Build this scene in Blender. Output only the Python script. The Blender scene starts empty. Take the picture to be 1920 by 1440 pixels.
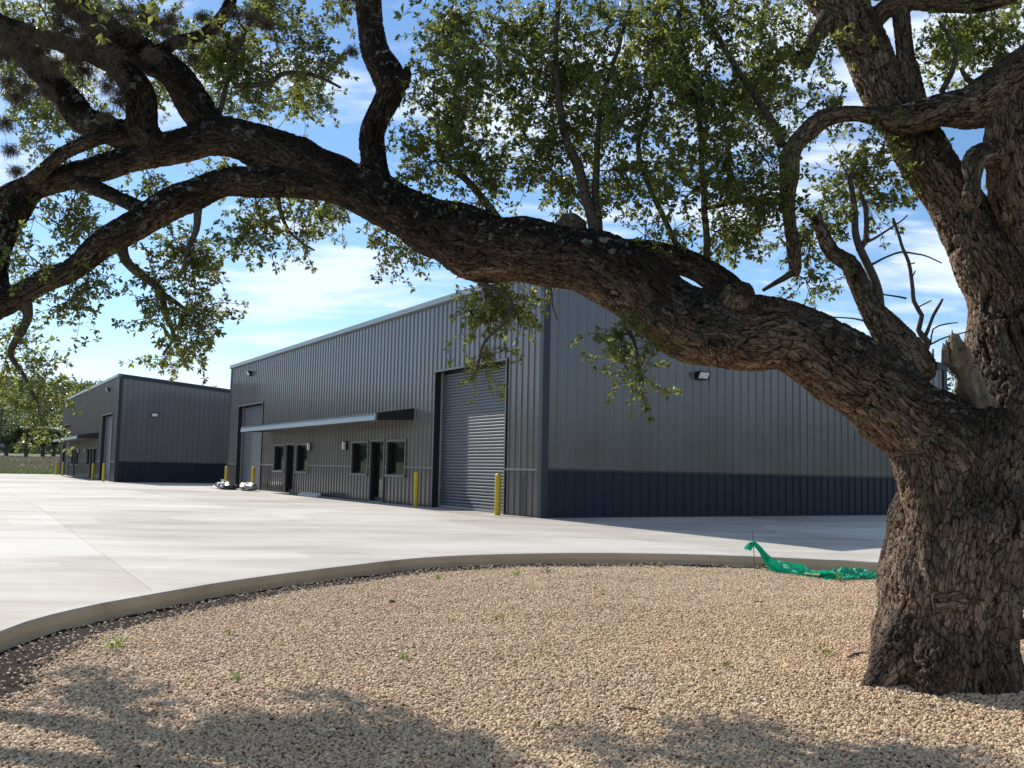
import bpy, bmesh, math, random
import numpy as np
from mathutils import Vector, Matrix, noise, kdtree
from mathutils.geometry import delaunay_2d_cdt

random.seed(7)
rng = np.random.default_rng(7)
scene = bpy.context.scene
col = scene.collection

# ------------------------------------------------------------------ camera
FPX, PITCH, ROLL, CAMZ = 1802.0, 0.0896, 0.0208, 1.1916
_f = np.array([0, math.cos(PITCH), math.sin(PITCH)])
_u = np.array([0, -math.sin(PITCH), math.cos(PITCH)])
_x = np.array([1.0, 0, 0])
CR = math.cos(ROLL) * _x + math.sin(ROLL) * _u
CU = -math.sin(ROLL) * _x + math.cos(ROLL) * _u
CF = _f
cam = bpy.data.cameras.new('camera')
cam.sensor_width = 36.0
cam.lens = 36.0 * FPX / 1920.0
cam.clip_start = 0.05
cam.clip_end = 6000
cam_o = bpy.data.objects.new('camera', cam)
col.objects.link(cam_o)
m = Matrix.Identity(4)
for i in range(3):
    m[i][0] = CR[i]; m[i][1] = CU[i]; m[i][2] = -CF[i]
m[2][3] = CAMZ
cam_o.matrix_world = m
scene.camera = cam_o

# ------------------------------------------------------------------ light
YAW = 0.5317
SUN_AZ = YAW + math.radians(8.0)       # to the left of +y
SUN_EL = math.radians(37.8)
SUN_V = Vector((-math.sin(SUN_AZ) * math.cos(SUN_EL), math.cos(SUN_AZ) * math.cos(SUN_EL), math.sin(SUN_EL)))
sun = bpy.data.lights.new('sun', 'SUN')
sun.energy = 4.6
sun.angle = math.radians(0.53)
sun.color = (1.0, 0.93, 0.84)
sun_o = bpy.data.objects.new('sun', sun)
sun_o.rotation_euler = SUN_V.to_track_quat('Z', 'Y').to_euler()
col.objects.link(sun_o)

world = bpy.data.worlds.new('World')
scene.world = world
world.use_nodes = True
wt = world.node_tree
wt.nodes.clear()
def wn(t, **k):
    n = wt.nodes.new(t)
    for a, b in k.items():
        setattr(n, a, b)
    return n
w_out = wn('ShaderNodeOutputWorld')
w_bg = wn('ShaderNodeBackground'); w_bg.inputs['Strength'].default_value = 0.11
w_sky = wn('ShaderNodeTexSky', sky_type='NISHITA', sun_disc=False)
w_sky.sun_elevation = SUN_EL
w_sky.sun_rotation = -SUN_AZ
w_sky.altitude = 300
w_sky.air_density = 1.0
w_sky.dust_density = 0.12
w_sky.ozone_density = 3.2
w_tc = wn('ShaderNodeTexCoord')
w_sep = wn('ShaderNodeSeparateXYZ')
wt.links.new(w_tc.outputs['Generated'], w_sep.inputs[0])
def wmath(op, a, b=None, clamp=False):
    n = wn('ShaderNodeMath', operation=op, use_clamp=clamp)
    for i, v in enumerate((a, b)):
        if v is None: continue
        if isinstance(v, (int, float)): n.inputs[i].default_value = v
        else: wt.links.new(v, n.inputs[i])
    return n.outputs[0]
zc = wmath('ADD', wmath('MAXIMUM', w_sep.outputs['Z'], 0.0), 0.22)
px_ = wmath('DIVIDE', w_sep.outputs['X'], zc)
py_ = wmath('DIVIDE', w_sep.outputs['Y'], zc)
w_cmb = wn('ShaderNodeCombineXYZ')
wt.links.new(px_, w_cmb.inputs[0]); wt.links.new(py_, w_cmb.inputs[1])
def wnoise(scale, detail, rough, dist, loc, sc):
    mp = wn('ShaderNodeMapping'); mp.inputs['Location'].default_value = loc; mp.inputs['Scale'].default_value = sc
    mp.inputs['Rotation'].default_value = (0, 0, 0.5)
    n = wn('ShaderNodeTexNoise')
    n.inputs['Scale'].default_value = scale; n.inputs['Detail'].default_value = detail
    n.inputs['Roughness'].default_value = rough; n.inputs['Distortion'].default_value = dist
    wt.links.new(w_cmb.outputs[0], mp.inputs[0]); wt.links.new(mp.outputs[0], n.inputs['Vector'])
    return n.outputs['Fac']
n1 = wnoise(1.15, 9, 0.56, 0.35, (3.1, 1.7, 0), (1.0, 1.7, 1))
n2 = wnoise(5.5, 7, 0.6, 0.5, (0.3, 5.2, 2), (0.7, 2.2, 1))
cl = wmath('ADD', wmath('MULTIPLY', n1, 0.78), wmath('MULTIPLY', n2, 0.22))
w_rmp = wn('ShaderNodeValToRGB')
w_rmp.color_ramp.elements[0].position = 0.478; w_rmp.color_ramp.elements[0].color = (0, 0, 0, 1)
w_rmp.color_ramp.elements[1].position = 0.60; w_rmp.color_ramp.elements[1].color = (1, 1, 1, 1)
w_rmp.color_ramp.interpolation = 'EASE'
wt.links.new(cl, w_rmp.inputs[0])
w_mix = wn('ShaderNodeMix', data_type='RGBA')
w_mix.inputs['B'].default_value = (6.3, 7.1, 8.5, 1)
wt.links.new(wmath('MULTIPLY', w_rmp.outputs[0], 0.92), w_mix.inputs['Factor'])
w_hs = wn('ShaderNodeHueSaturation'); w_hs.inputs['Saturation'].default_value = 1.1
wt.links.new(w_sky.outputs[0], w_hs.inputs['Color']); wt.links.new(w_hs.outputs[0], w_mix.inputs['A'])
wt.links.new(w_mix.outputs['Result'], w_bg.inputs['Color'])
wt.links.new(w_bg.outputs[0], w_out.inputs['Surface'])

scene.view_settings.view_transform = 'Standard'
scene.view_settings.look = 'None'
scene.view_settings.exposure = 0.45
scene.view_settings.gamma = 1
scene.view_settings.use_curve_mapping = False
scene.render.engine = 'CYCLES'
scene.cycles.max_bounces = 7
scene.cycles.diffuse_bounces = 4
scene.cycles.glossy_bounces = 3
scene.cycles.transmission_bounces = 4
scene.cycles.transparent_max_bounces = 6
scene.cycles.use_denoising = True
scene.cycles.caustics_reflective = False
scene.cycles.caustics_refractive = False

# ------------------------------------------------------------------ helpers
def push(x, d):
    """the crown leans away from the viewer towards the left"""
    return d + 0.6 * min(1.0, max(0.0, (1250 - x) / 900.0))
def at(px, py, depth):
    """world point seen at a photograph pixel, at a given depth (world y)"""
    d = CF + CR * (px - 960) / FPX + CU * (720 - py) / FPX
    return np.array([0, 0, CAMZ]) + d * (depth / d[1])

def srgb(r, g, b):
    f = lambda c: (c / 255 / 12.92) if c / 255 <= 0.04045 else ((c / 255 + 0.055) / 1.055) ** 2.4
    return (f(r), f(g), f(b), 1)

def tag(o, label=None, cat=None, group=None, kind=None):
    if label: o['label'] = label
    if cat: o['category'] = cat
    if group: o['group'] = group
    if kind: o['kind'] = kind
    return o

def empty(name, loc=(0, 0, 0), rz=0.0, parent=None):
    o = bpy.data.objects.new(name, None)
    o.location = loc; o.rotation_euler = (0, 0, rz)
    o.empty_display_size = 0.2
    col.objects.link(o)
    if parent: o.parent = parent
    return o

def mesh_obj(name, verts, faces, mat, parent=None, smooth=False):
    me = bpy.data.meshes.new(name)
    me.from_pydata([tuple(v) for v in verts], [], [tuple(f) for f in faces])
    if smooth:
        me.polygons.foreach_set('use_smooth', [True] * len(me.polygons))
    me.materials.append(mat)
    o = bpy.data.objects.new(name, me)
    col.objects.link(o)
    if parent: o.parent = parent
    return o

class MB:
    """collects simple solids into one mesh"""
    def __init__(s): s.v = []; s.f = []
    def add(s, v, f):
        n = len(s.v); s.v += [tuple(p) for p in v]; s.f += [tuple(i + n for i in q) for q in f]
        return s
    def box(s, x0, x1, y0, y1, z0, z1):
        v = [(x, y, z) for z in (z0, z1) for y in (y0, y1) for x in (x0, x1)]
        return s.add(v, [(0, 2, 3, 1), (4, 5, 7, 6), (0, 1, 5, 4), (2, 6, 7, 3), (0, 4, 6, 2), (1, 3, 7, 5)])
    def tube(s, pts, rads, n=6, cap=True):
        v, f = tube_geo(pts, rads, n, cap)
        return s.add(v, f)
    def build(s, name, mat, parent=None, smooth=False):
        return mesh_obj(name, s.v, s.f, mat, parent, smooth)

def frames(P):
    P = np.asarray(P, float)
    T = np.gradient(P, axis=0)
    T /= np.linalg.norm(T, axis=1)[:, None] + 1e-9
    a = np.array([0.3, 0.2, 1.0]) if abs(T[0][2]) < 0.8 else np.array([1.0, 0.1, 0])
    N = np.zeros_like(P); B = np.zeros_like(P)
    n = np.cross(T[0], a); n /= np.linalg.norm(n)
    for i in range(len(P)):
        n = n - T[i] * (n @ T[i]); n /= np.linalg.norm(n) + 1e-9
        N[i] = n; B[i] = np.cross(T[i], n)
    return T, N, B

def tube_geo(P, R, n=6, cap=True):
    P = np.asarray(P, float); R = np.asarray(R, float)
    T, N, B = frames(P)
    a = np.arange(n) * 2 * math.pi / n
    ring = np.cos(a)[None, :, None] * N[:, None, :] + np.sin(a)[None, :, None] * B[:, None, :]
    V = (P[:, None, :] + ring * R[:, None, None]).reshape(-1, 3)
    F = []
    for i in range(len(P) - 1):
        for j in range(n):
            k = (j + 1) % n
            F.append((i * n + j, i * n + k, (i + 1) * n + k, (i + 1) * n + j))
    if cap:
        F.append(tuple(range(n))[::-1]); F.append(tuple((len(P) - 1) * n + j for j in range(n)))
    return [tuple(v) for v in V], F

def catmull(P, step):
    P = np.asarray(P, float)
    out = []
    Q = np.vstack([2 * P[0] - P[1], P, 2 * P[-1] - P[-2]])
    for i in range(1, len(Q) - 2):
        p0, p1, p2, p3 = Q[i - 1], Q[i], Q[i + 1], Q[i + 2]
        L = np.linalg.norm((p2 - p1)[:3]); k = max(2, int(L / step))
        for t in np.arange(k) / k:
            out.append(0.5 * (2 * p1 + (p2 - p0) * t + (2 * p0 - 5 * p1 + 4 * p2 - p3) * t * t + (3 * p1 - p0 - 3 * p2 + p3) * t ** 3))
    out.append(Q[-2])
    return np.array(out)

def pnoise(P, seed=0):
    P = np.asarray(P, float); I = np.floor(P).astype(np.int64); f = P - I
    w = f * f * f * (f * (f * 6 - 15) + 10)
    def grad(o):
        Q = I + np.array(o)
        h = (Q[:, 0] * 374761393 + Q[:, 1] * 668265263 + Q[:, 2] * 2147483647 + seed * 974711) & 0xffffffff
        h = ((h ^ (h >> 13)) * 1274126177) & 0xffffffff; h = h ^ (h >> 16)
        a = (h & 1023) / 1023.0 * 2 * math.pi; z = ((h >> 10) & 1023) / 511.5 - 1
        r = np.sqrt(np.maximum(0, 1 - z * z)); d = f - np.array(o)
        return r * np.cos(a) * d[:, 0] + r * np.sin(a) * d[:, 1] + z * d[:, 2]
    lerp = lambda a, b, t: a + (b - a) * t
    x00 = lerp(grad((0, 0, 0)), grad((1, 0, 0)), w[:, 0]); x10 = lerp(grad((0, 1, 0)), grad((1, 1, 0)), w[:, 0])
    x01 = lerp(grad((0, 0, 1)), grad((1, 0, 1)), w[:, 0]); x11 = lerp(grad((0, 1, 1)), grad((1, 1, 1)), w[:, 0])
    return lerp(lerp(x00, x10, w[:, 1]), lerp(x01, x11, w[:, 1]), w[:, 2]) * 1.4

# ------------------------------------------------------------------ materials
class Mat:
    def __init__(s, name):
        s.m = bpy.data.materials.new(name); s.m.use_nodes = True
        s.t = s.m.node_tree
        s.b = s.t.nodes['Principled BSDF']
        s.out = s.t.nodes['Material Output']
    def n(s, typ, **k):
        nd = s.t.nodes.new(typ)
        for a, b in k.items():
            if a.startswith('i_'):
                nd.inputs[a[2:].replace('_', ' ')].default_value = b
            else: setattr(nd, a, b)
        return nd
    def l(s, a, b): s.t.links.new(a, b)
    def set(s, **k):
        for a, b in k.items():
            s.b.inputs[a.replace('_', ' ')].default_value = b
        return s
    def ramp(s, fac, stops, interp='LINEAR'):
        r = s.n('ShaderNodeValToRGB'); cr = r.color_ramp; cr.interpolation = interp
        while len(cr.elements) < len(stops): cr.elements.new(0.5)
        for e, (p, c) in zip(cr.elements, stops):
            e.position = p; e.color = c if len(c) == 4 else (*c, 1)
        s.l(fac, r.inputs[0]); return r.outputs[0]
    def coord(s, kind='Object', scale=(1, 1, 1), rot=(0, 0, 0), loc=(0, 0, 0), attr=None):
        if attr:
            src = s.n('ShaderNodeAttribute', attribute_name=attr).outputs['Vector']
        else:
            src = s.n('ShaderNodeTexCoord').outputs[kind]
        mp = s.n('ShaderNodeMapping')
        mp.inputs['Scale'].default_value = scale; mp.inputs['Rotation'].default_value = rot; mp.inputs['Location'].default_value = loc
        s.l(src, mp.inputs[0]); return mp.outputs[0]
    def noise(s, vec, scale, detail=5, rough=0.55, dist=0.0):
        nd = s.n('ShaderNodeTexNoise'); nd.inputs['Scale'].default_value = scale
        nd.inputs['Detail'].default_value = detail; nd.inputs['Roughness'].default_value = rough; nd.inputs['Distortion'].default_value = dist
        s.l(vec, nd.inputs['Vector']); return nd.outputs['Fac']
    def mix(s, fac, a, b, blend='MIX'):
        nd = s.n('ShaderNodeMix', data_type='RGBA', blend_type=blend)
        for k, v in (('Factor', fac), ('A', a), ('B', b)):
            if isinstance(v, (int, float)): nd.inputs[k].default_value = v
            elif isinstance(v, tuple): nd.inputs[k].default_value = v if len(v) == 4 else (*v, 1)
            else: s.l(v, nd.inputs[k])
        return nd.outputs['Result']
    def math(s, op, a, b=None, clamp=False):
        nd = s.n('ShaderNodeMath', operation=op, use_clamp=clamp)
        for i, v in enumerate((a, b)):
            if v is None: continue
            if isinstance(v, (int, float)): nd.inputs[i].default_value = v
            else: s.l(v, nd.inputs[i])
        return nd.outputs[0]
    def bump(s, h, strength, dist=0.01):
        b = s.n('ShaderNodeBump'); b.inputs['Strength'].default_value = strength; b.inputs['Distance'].default_value = dist
        s.l(h, b.inputs['Height']); s.l(b.outputs[0], s.b.inputs['Normal'])
    def rand(s): return s.n('ShaderNodeObjectInfo').outputs['Random']

def metal_paint(name, c, rough=0.38, var=0.12, spec=0.5, ior=1.5):
    M = Mat(name)
    v = M.coord('Object')
    n = M.noise(v, 0.9, 4, 0.6)
    streak = M.noise(M.coord('Object', (3.0, 3.0, 0.25)), 1.5, 4, 0.6)
    k = M.math('ADD', M.math('MULTIPLY', n, 0.6), M.math('MULTIPLY', streak, 0.4))
    k = M.math('ADD', k, M.math('MULTIPLY', M.math('SUBTRACT', M.rand(), 0.5), 0.25))
    lo = tuple(x * (1 - var) for x in c[:3]); hi = tuple(x * (1 + var) for x in c[:3])
    M.l(M.ramp(k, [(0.3, lo), (0.7, hi)]), M.b.inputs['Base Color'])
    M.l(M.ramp(n, [(0.3, (rough * 0.85,) * 3), (0.7, (rough * 1.2,) * 3)]), M.b.inputs['Roughness'])
    M.set(Specular_IOR_Level=spec, IOR=ior)
    if 'slat' not in name:
        wv = M.noise(M.coord('Object', (0.6, 0.6, 0.6)), 2.0, 2)
        M.bump(wv, 0.05, 0.01)
    return M.m

m_panel = metal_paint('grey_wall_panel_paint', (0.112, 0.104, 0.106), 0.18, 0.12, 0.75)
m_wains = metal_paint('charcoal_blue_panel_paint', (0.008, 0.014, 0.027), 0.42, 0.12, 0.35)
m_trim = metal_paint('charcoal_trim_paint', (0.016, 0.022, 0.032), 0.38, 0.12, 0.45)
m_eave = metal_paint('slate_trim_sky_sheen', (0.15, 0.18, 0.19), 0.33)  # charcoal trim lightened: sky sheen on eave and fascia put into the colour
m_frame = metal_paint('window_trim_paint', (0.12, 0.12, 0.12), 0.4)
m_dark = metal_paint('black_metal', (0.012, 0.012, 0.013), 0.45)
m_slat = metal_paint('door_slat_paint', (0.06, 0.068, 0.08), 0.43, 0.05, 1.0)
m_guide = metal_paint('galvanised_guide', (0.3, 0.3, 0.3), 0.4)
m_soffit = metal_paint('soffit_metal', (0.16, 0.13, 0.105), 0.5)  # brown-grey carries the warm bounce off the ground in its colour
m_roof = metal_paint('roof_metal', (0.4, 0.42, 0.43), 0.4)

M = Mat('tinted_glass'); M.set(Base_Color=(0.004, 0.006, 0.009, 1), Roughness=0.02, IOR=1.5, Specular_IOR_Level=0.5); m_glass = M.m
M = Mat('white_lens'); M.set(Base_Color=(0.8, 0.8, 0.78, 1), Roughness=0.25); m_lens = M.m
M = Mat('yellow_bollard_paint')
n = M.noise(M.coord('Object'), 9, 5)
M.l(M.ramp(n, [(0.3, (0.50, 0.36, 0.012)), (0.72, (0.62, 0.46, 0.02))]), M.b.inputs['Base Color']); M.set(Roughness=0.42); m_yellow = M.m

# concrete
def concrete(name, tint=1.0, slab=True):
    M = Mat(name)
    v = M.coord('Object')
    big = M.noise(v, 0.22, 5, 0.6, 0.4)
    st = M.noise(M.coord('Object', (0.35, 2.2, 1)), 0.55, 6, 0.62, 0.2)
    fine = M.noise(v, 28, 6, 0.65)
    k = M.math('ADD', M.math('MULTIPLY', big, 0.45), M.math('MULTIPLY', st, 0.55))
    if slab:
        k = M.math('ADD', k, M.math('MULTIPLY', M.math('SUBTRACT', M.rand(), 0.5), 0.17))
    patch = M.n('ShaderNodeTexVoronoi', distance='CHEBYCHEV'); patch.inputs['Scale'].default_value = 0.33
    M.l(M.coord('Object', rot=(0, 0, -YAW)), patch.inputs['Vector'])
    k = M.math('ADD', k, M.math('MULTIPLY', M.math('SUBTRACT', M.n('ShaderNodeSeparateColor').outputs[0], 0.5), 0.14))
    M.l(patch.outputs['Color'], M.t.nodes['Separate Color'].inputs[0])
    c = M.ramp(k, [(0.32, (0.29 * tint, 0.262 * tint, 0.222 * tint)), (0.5, (0.415 * tint, 0.388 * tint, 0.335 * tint)), (0.66, (0.515 * tint, 0.495 * tint, 0.448 * tint))])
    c = M.mix(0.10, c, M.ramp(fine, [(0.3, (0.25, 0.23, 0.21)), (0.7, (0.62, 0.6, 0.58))]))
    spots = M.noise(v, 2.6, 3, 0.5)
    c = M.mix(M.ramp(spots, [(0.72, (0, 0, 0)), (0.8, (0.35, 0.35, 0.35))]), c, (0.3, 0.27, 0.23))
    M.l(c, M.b.inputs['Base Color'])
    M.set(Roughness=0.82, Specular_IOR_Level=0.25)
    M.bump(M.noise(M.coord('Object', (4, 60, 4)), 3, 4), 0.15, 0.004)
    return M.m
m_conc = concrete('broomed_concrete')
m_joint = concrete('joint_concrete', 0.85, False)
m_kerb = concrete('kerb_concrete', 0.98, False)
m_kface = concrete('kerb_face_bounce_tint', 1.15, False)  # kerb concrete again, the gravel's warm bounce light put into its colour
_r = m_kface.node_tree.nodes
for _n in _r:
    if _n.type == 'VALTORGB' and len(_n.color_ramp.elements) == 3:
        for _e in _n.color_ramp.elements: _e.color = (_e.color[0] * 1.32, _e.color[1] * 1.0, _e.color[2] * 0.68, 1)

M = Mat('dark_soil')
v = M.coord('Object')
n = M.noise(v, 14, 8, 0.7)
M.l(M.ramp(n, [(0.3, (0.014, 0.011, 0.009)), (0.55, (0.034, 0.026, 0.02)), (0.75, (0.085, 0.064, 0.047))]), M.b.inputs['Base Color'])
M.set(Roughness=0.95, Specular_IOR_Level=0.1); M.bump(M.noise(v, 40, 6, 0.7), 0.9, 0.03); m_soil = M.m

M = Mat('tan_pebble')
r = M.rand()
c = M.ramp(r, [(0.0, (0.13, 0.08, 0.052)), (0.12, (0.27, 0.17, 0.105)), (0.3, (0.42, 0.295, 0.185)), (0.55, (0.48, 0.345, 0.22)), (0.78, (0.56, 0.425, 0.29)), (0.93, (0.66, 0.56, 0.43)), (1.0, (0.36, 0.26, 0.19))])
n = M.noise(M.coord('Object'), 1.1, 3)
c = M.mix(0.35, c, M.ramp(n, [(0.3, (0.36, 0.25, 0.17)), (0.7, (0.66, 0.55, 0.42))]))
c = M.mix(1.0, c, (1.23, 1.21, 1.13), 'MULTIPLY')
M.l(c, M.b.inputs['Base Color']); M.set(Roughness=0.7, Specular_IOR_Level=0.3); m_pebble = M.m
#@@GROUND
# ------------------------------------------------------------------ ground
D1 = np.array([-math.sin(YAW), math.cos(YAW)])
D2 = np.array([math.cos(YAW), math.sin(YAW)])
C0 = np.array([0.808, 24.592])
SLOPE, Y0 = 0.0225, 24.6
KERB_H = 0.17
def zs(x, y):
    return -SLOPE * min(max(0.0, Y0 - y), 34.0)
def on_ground(px, py, drop=0.0):
    d = CF + CR * (px - 960) / FPX + CU * (720 - py) / FPX
    dz = d[2] / d[1]
    D = (CAMZ + SLOPE * Y0 + drop) / (SLOPE - dz)
    if D > Y0: D = (CAMZ + drop) / (-dz)
    return at(px, py, D)

kerb_px = [(0, 1185), (143, 1142), (300, 1112), (450, 1087), (640, 1062.5), (798, 1045.5), (957, 1039), (1115, 1037), (1273, 1039), (1400, 1043), (1533, 1049), (1658, 1055.5)]
front = [on_ground(*p)[:2] for p in kerb_px]
loop = front + [np.array(p) for p in [(7.4, 14.35), (8.5, 13.2), (9.6, 11.4), (10.4, 9.0), (10.6, 6.0), (10.4, 2.0), (9.6, -2.5), (7.5, -5.5), (4, -7), (0, -7), (-2.6, -5.6), (-3.9, -2.5), (-4.35, 1.0), (-4.3, 4.0), (-4.15, 6.2)]]
closed = np.array([loop[-1]] + loop + [loop[0], loop[1]])
pts = []
for i in range(1, len(closed) - 2):
    p0, p1, p2, p3 = closed[i - 1], closed[i], closed[i + 1], closed[i + 2]
    k = max(2, int(np.linalg.norm(p2 - p1) / 0.35))
    for t in np.arange(k) / k:
        pts.append(0.5 * (2 * p1 + (p2 - p0) * t + (2 * p0 - 5 * p1 + 4 * p2 - p3) * t * t + (3 * p1 - p0 - 3 * p2 + p3) * t ** 3))
KERB = np.array(pts)                       # outline of the tree island (kerb edge facing the gravel)
def inside(p, poly):
    x, y = p; c = False
    a = poly; b = np.roll(poly, 1, axis=0)
    cond = ((a[:, 1] > y) != (b[:, 1] > y))
    with np.errstate(divide='ignore', invalid='ignore'):
        xx = (b[:, 0] - a[:, 0]) * (y - a[:, 1]) / (b[:, 1] - a[:, 1]) + a[:, 0]
    return bool(np.sum(cond & (x < xx)) % 2)
def kerb_dist(p):
    return float(np.min(np.linalg.norm(KERB - np.asarray(p)[None, :2], axis=1)))
tang = np.roll(KERB, -1, 0) - np.roll(KERB, 1, 0)
tang /= np.linalg.norm(tang, axis=1)[:, None]
nrm = np.stack([-tang[:, 1], tang[:, 0]], 1)
if inside(KERB[10] + nrm[10] * 0.3, KERB): nrm = -nrm
KOUT = KERB + nrm * 0.16                   # back of the kerb

# pavement: slabs between sawn joints, cut round the island
GS = 4.88
U0, U1, W0, W1 = -44.0, 73.5, -62.0, 34.0
def uw(p): q = np.asarray(p) - C0; return np.array([q @ D1, q @ D2])
def xy(u, w): return C0 + D1 * u + D2 * w
ul = [k * GS for k in range(int(U0 // GS), int(U1 // GS) + 1)]; ul[0] = U0; ul.append(U1)
wl = [k * GS - 1.2 for k in range(int(W0 // GS), int(W1 // GS) + 1)]; wl[0] = W0; wl.append(W1)
V2, E2 = [], []
def seg(a, b):
    V2.append(Vector(a)); V2.append(Vector(b)); E2.append((len(V2) - 2, len(V2) - 1))
for u in ul: seg((u, W0), (u, W1))
for w in wl: seg((U0, w), (U1, w))
ya = uw((-120, Y0)); yb = uw((120, Y0)); seg(tuple(ya), tuple(yb))
ya = uw((-120, Y0 - 34)); yb = uw((120, Y0 - 34)); seg(tuple(ya), tuple(yb))
n0 = len(V2); KU = [uw(p) for p in KOUT]
for p in KU: V2.append(Vector(p))
for i in range(len(KU)): E2.append((n0 + i, n0 + (i + 1) % len(KU)))
cv, ce, cf, *_ = delaunay_2d_cdt(V2, E2, [], 0, 1e-4)
KUa = np.array(KU)
cells, allf = {}, []
for f in cf:
    c = np.mean([cv[i] for i in f], axis=0)
    if not (U0 < c[0] < U1 and W0 < c[1] < W1) or inside(c, KUa): continue
    allf.append(f)
    iu = max(i for i, u in enumerate(ul) if u <= c[0]); iw = max(i for i, w in enumerate(wl) if w <= c[1])
    cells.setdefault((iu, iw), []).append(f)
def lift(p, dz):
    q = xy(*p); return (q[0], q[1], zs(*q) + dz)
pav = mesh_obj('concrete_pavement', [lift(p, -0.006) for p in cv], allf, m_joint)
tag(pav, kind='structure')
def seen(p, marg=120):
    v = np.array([p[0], p[1], zs(p[0], p[1])]) - np.array([0, 0, CAMZ])
    z = v @ CF
    if z < 0.5: return False
    a = 960 + FPX * (v @ CR) / z; b = 720 - FPX * (v @ CU) / z
    return -marg < a < 1920 + marg and 700 < b < 1440 + marg
far_f = []
J = 0.003
ncell = 0
for key, fs in sorted(cells.items()):
    cs = xy(*np.mean([cv[i] for f in fs for i in f], axis=0))
    corner = [xy(ul[key[0] + a], wl[key[1] + b]) for a in (0, 1) for b in (0, 1)]
    if not any(seen(c) for c in corner + [cs]) or ncell > 285:
        far_f += fs; continue
    ncell += 1
    used = sorted({i for f in fs for i in f}); mp = {i: k for k, i in enumerate(used)}
    V = []
    for i in used:
        u, w = cv[i]
        for lines, which in ((ul, 0), (wl, 1)):
            lo, hi = lines[key[which]], lines[key[which] + 1]
            val = u if which == 0 else w
            if abs(val - lo) < 1e-3: val = lo + J
            elif abs(val - hi) < 1e-3: val = hi - J
            if which == 0: u = val
            else: w = val
        V.append(lift((u, w), 0.0))
    F = [tuple(mp[i] for i in f) for f in fs]
    cnt = {}
    for f in F:
        for a, b in zip(f, f[1:] + f[:1]): cnt[(a, b)] = 1
    nv = len(V); V += [(x, y, z - 0.0058) for x, y, z in V]
    for (a, b) in list(cnt):
        if (b, a) not in cnt: F.append((b, a, a + nv, b + nv))
    mesh_obj('slab', V, F, m_conc, pav)
if far_f:
    o = mesh_obj('slab', [lift(p, -0.002) for p in cv], far_f, m_conc, pav)

# kerb round the island, in cast lengths
nk = len(KERB); PIECE = 9
for s in range(0, nk, PIECE):
    V, F = [], []
    idx = [i % nk for i in range(s, min(s + PIECE, nk) + 1)]
    for q, i in enumerate(idx):
        k0 = KERB[i]; k1 = KOUT[i]
        if q == 0: e = (KERB[idx[1]] - k0) * 0.006; k0 = k0 + e; k1 = k1 + e
        z = zs(*k0)
        rag = 0.006 * noise.noise(Vector((k0[0] * 3, k0[1] * 3, 1)))
        b = k0 - nrm[i] * 0.018; b2 = k0 - nrm[i] * 0.022
        tp = k0 + nrm[i] * 0.012
        V += [(k1[0], k1[1], z - 0.1), (k1[0], k1[1], z + 0.002), (tp[0], tp[1], z + 0.003 + rag * 0.3), (k0[0], k0[1], z - 0.012 + rag), (b[0], b[1], z - 0.1), (b2[0], b2[1], z - 0.45)]
    for q in range(len(idx) - 1):
        for j in range(5):
            a = q * 6 + j; F.append((a, a + 1, a + 7, a + 6))
    F.append((0, 1, 2, 3, 4, 5)); e = (len(idx) - 1) * 6; F.append((e + 5, e + 4, e + 3, e + 2, e + 1, e))
    if s == 0: kerb = tag(empty('kerb'), kind='structure')
    o = mesh_obj('kerb_length', V, F, m_kerb, kerb)
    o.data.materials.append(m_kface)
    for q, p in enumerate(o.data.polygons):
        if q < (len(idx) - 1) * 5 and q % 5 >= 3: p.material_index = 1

# gravel bed and its pebbles
def gz(x, y, d=None):
    if d is None: d = kerb_dist((x, y))
    base = zs(x, y) - KERB_H + 0.012 - 0.012 * math.exp(-d / 0.3)
    base += 0.035 * min(1, d) * noise.noise(Vector((x * 0.55, y * 0.55, 3.3))) + 0.016 * noise.noise(Vector((x * 1.9, y * 1.9, 8.1)))
    tr = math.hypot(x - 3.55, y - 8.25)
    base += 0.07 * math.exp(-(tr / 1.05) ** 2)
    return base
step = 0.16
V, F, dens, idx = [], [], [], {}
xs = np.arange(-4.8, 11.2, step); ys = np.arange(-7.4, 17.6, step)
KIN = KERB
def vid(i, j):
    if (i, j) not in idx:
        x, y = xs[i], ys[j]; d = kerb_dist((x, y))
        idx[(i, j)] = len(V); V.append((x, y, gz(x, y, d) if inside((x, y), KIN) else zs(x, y) - KERB_H - 0.03))
        fr = 1.0 if (y > 2.6 and abs(x) < 1.2 + y * 0.62) else 0.0
        wv = 0.12 * noise.noise(Vector((x * 1.7, y * 1.7, 0))); edge = min(1.0, max(0.0, (d + wv - 0.66) / 0.14)) * 0.965 + 0.035
        dens.append(fr * edge)
    return idx[(i, j)]
bed_f, peb_f = [], []
for i in range(len(xs) - 1):
    for j in range(len(ys) - 1):
        c = (xs[i] + step / 2, ys[j] + step / 2)
        ins = inside(c, KIN)
        if not ins and kerb_dist(c) > 0.13: continue
        f = (vid(i, j), vid(i + 1, j), vid(i + 1, j + 1), vid(i, j + 1))
        bed_f.append(f)
        if ins and kerb_dist(c) > 0.06: peb_f.append(f)
bed = mesh_obj('gravel_bed', V, bed_f, m_soil, smooth=True); tag(bed, kind='structure')

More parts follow.
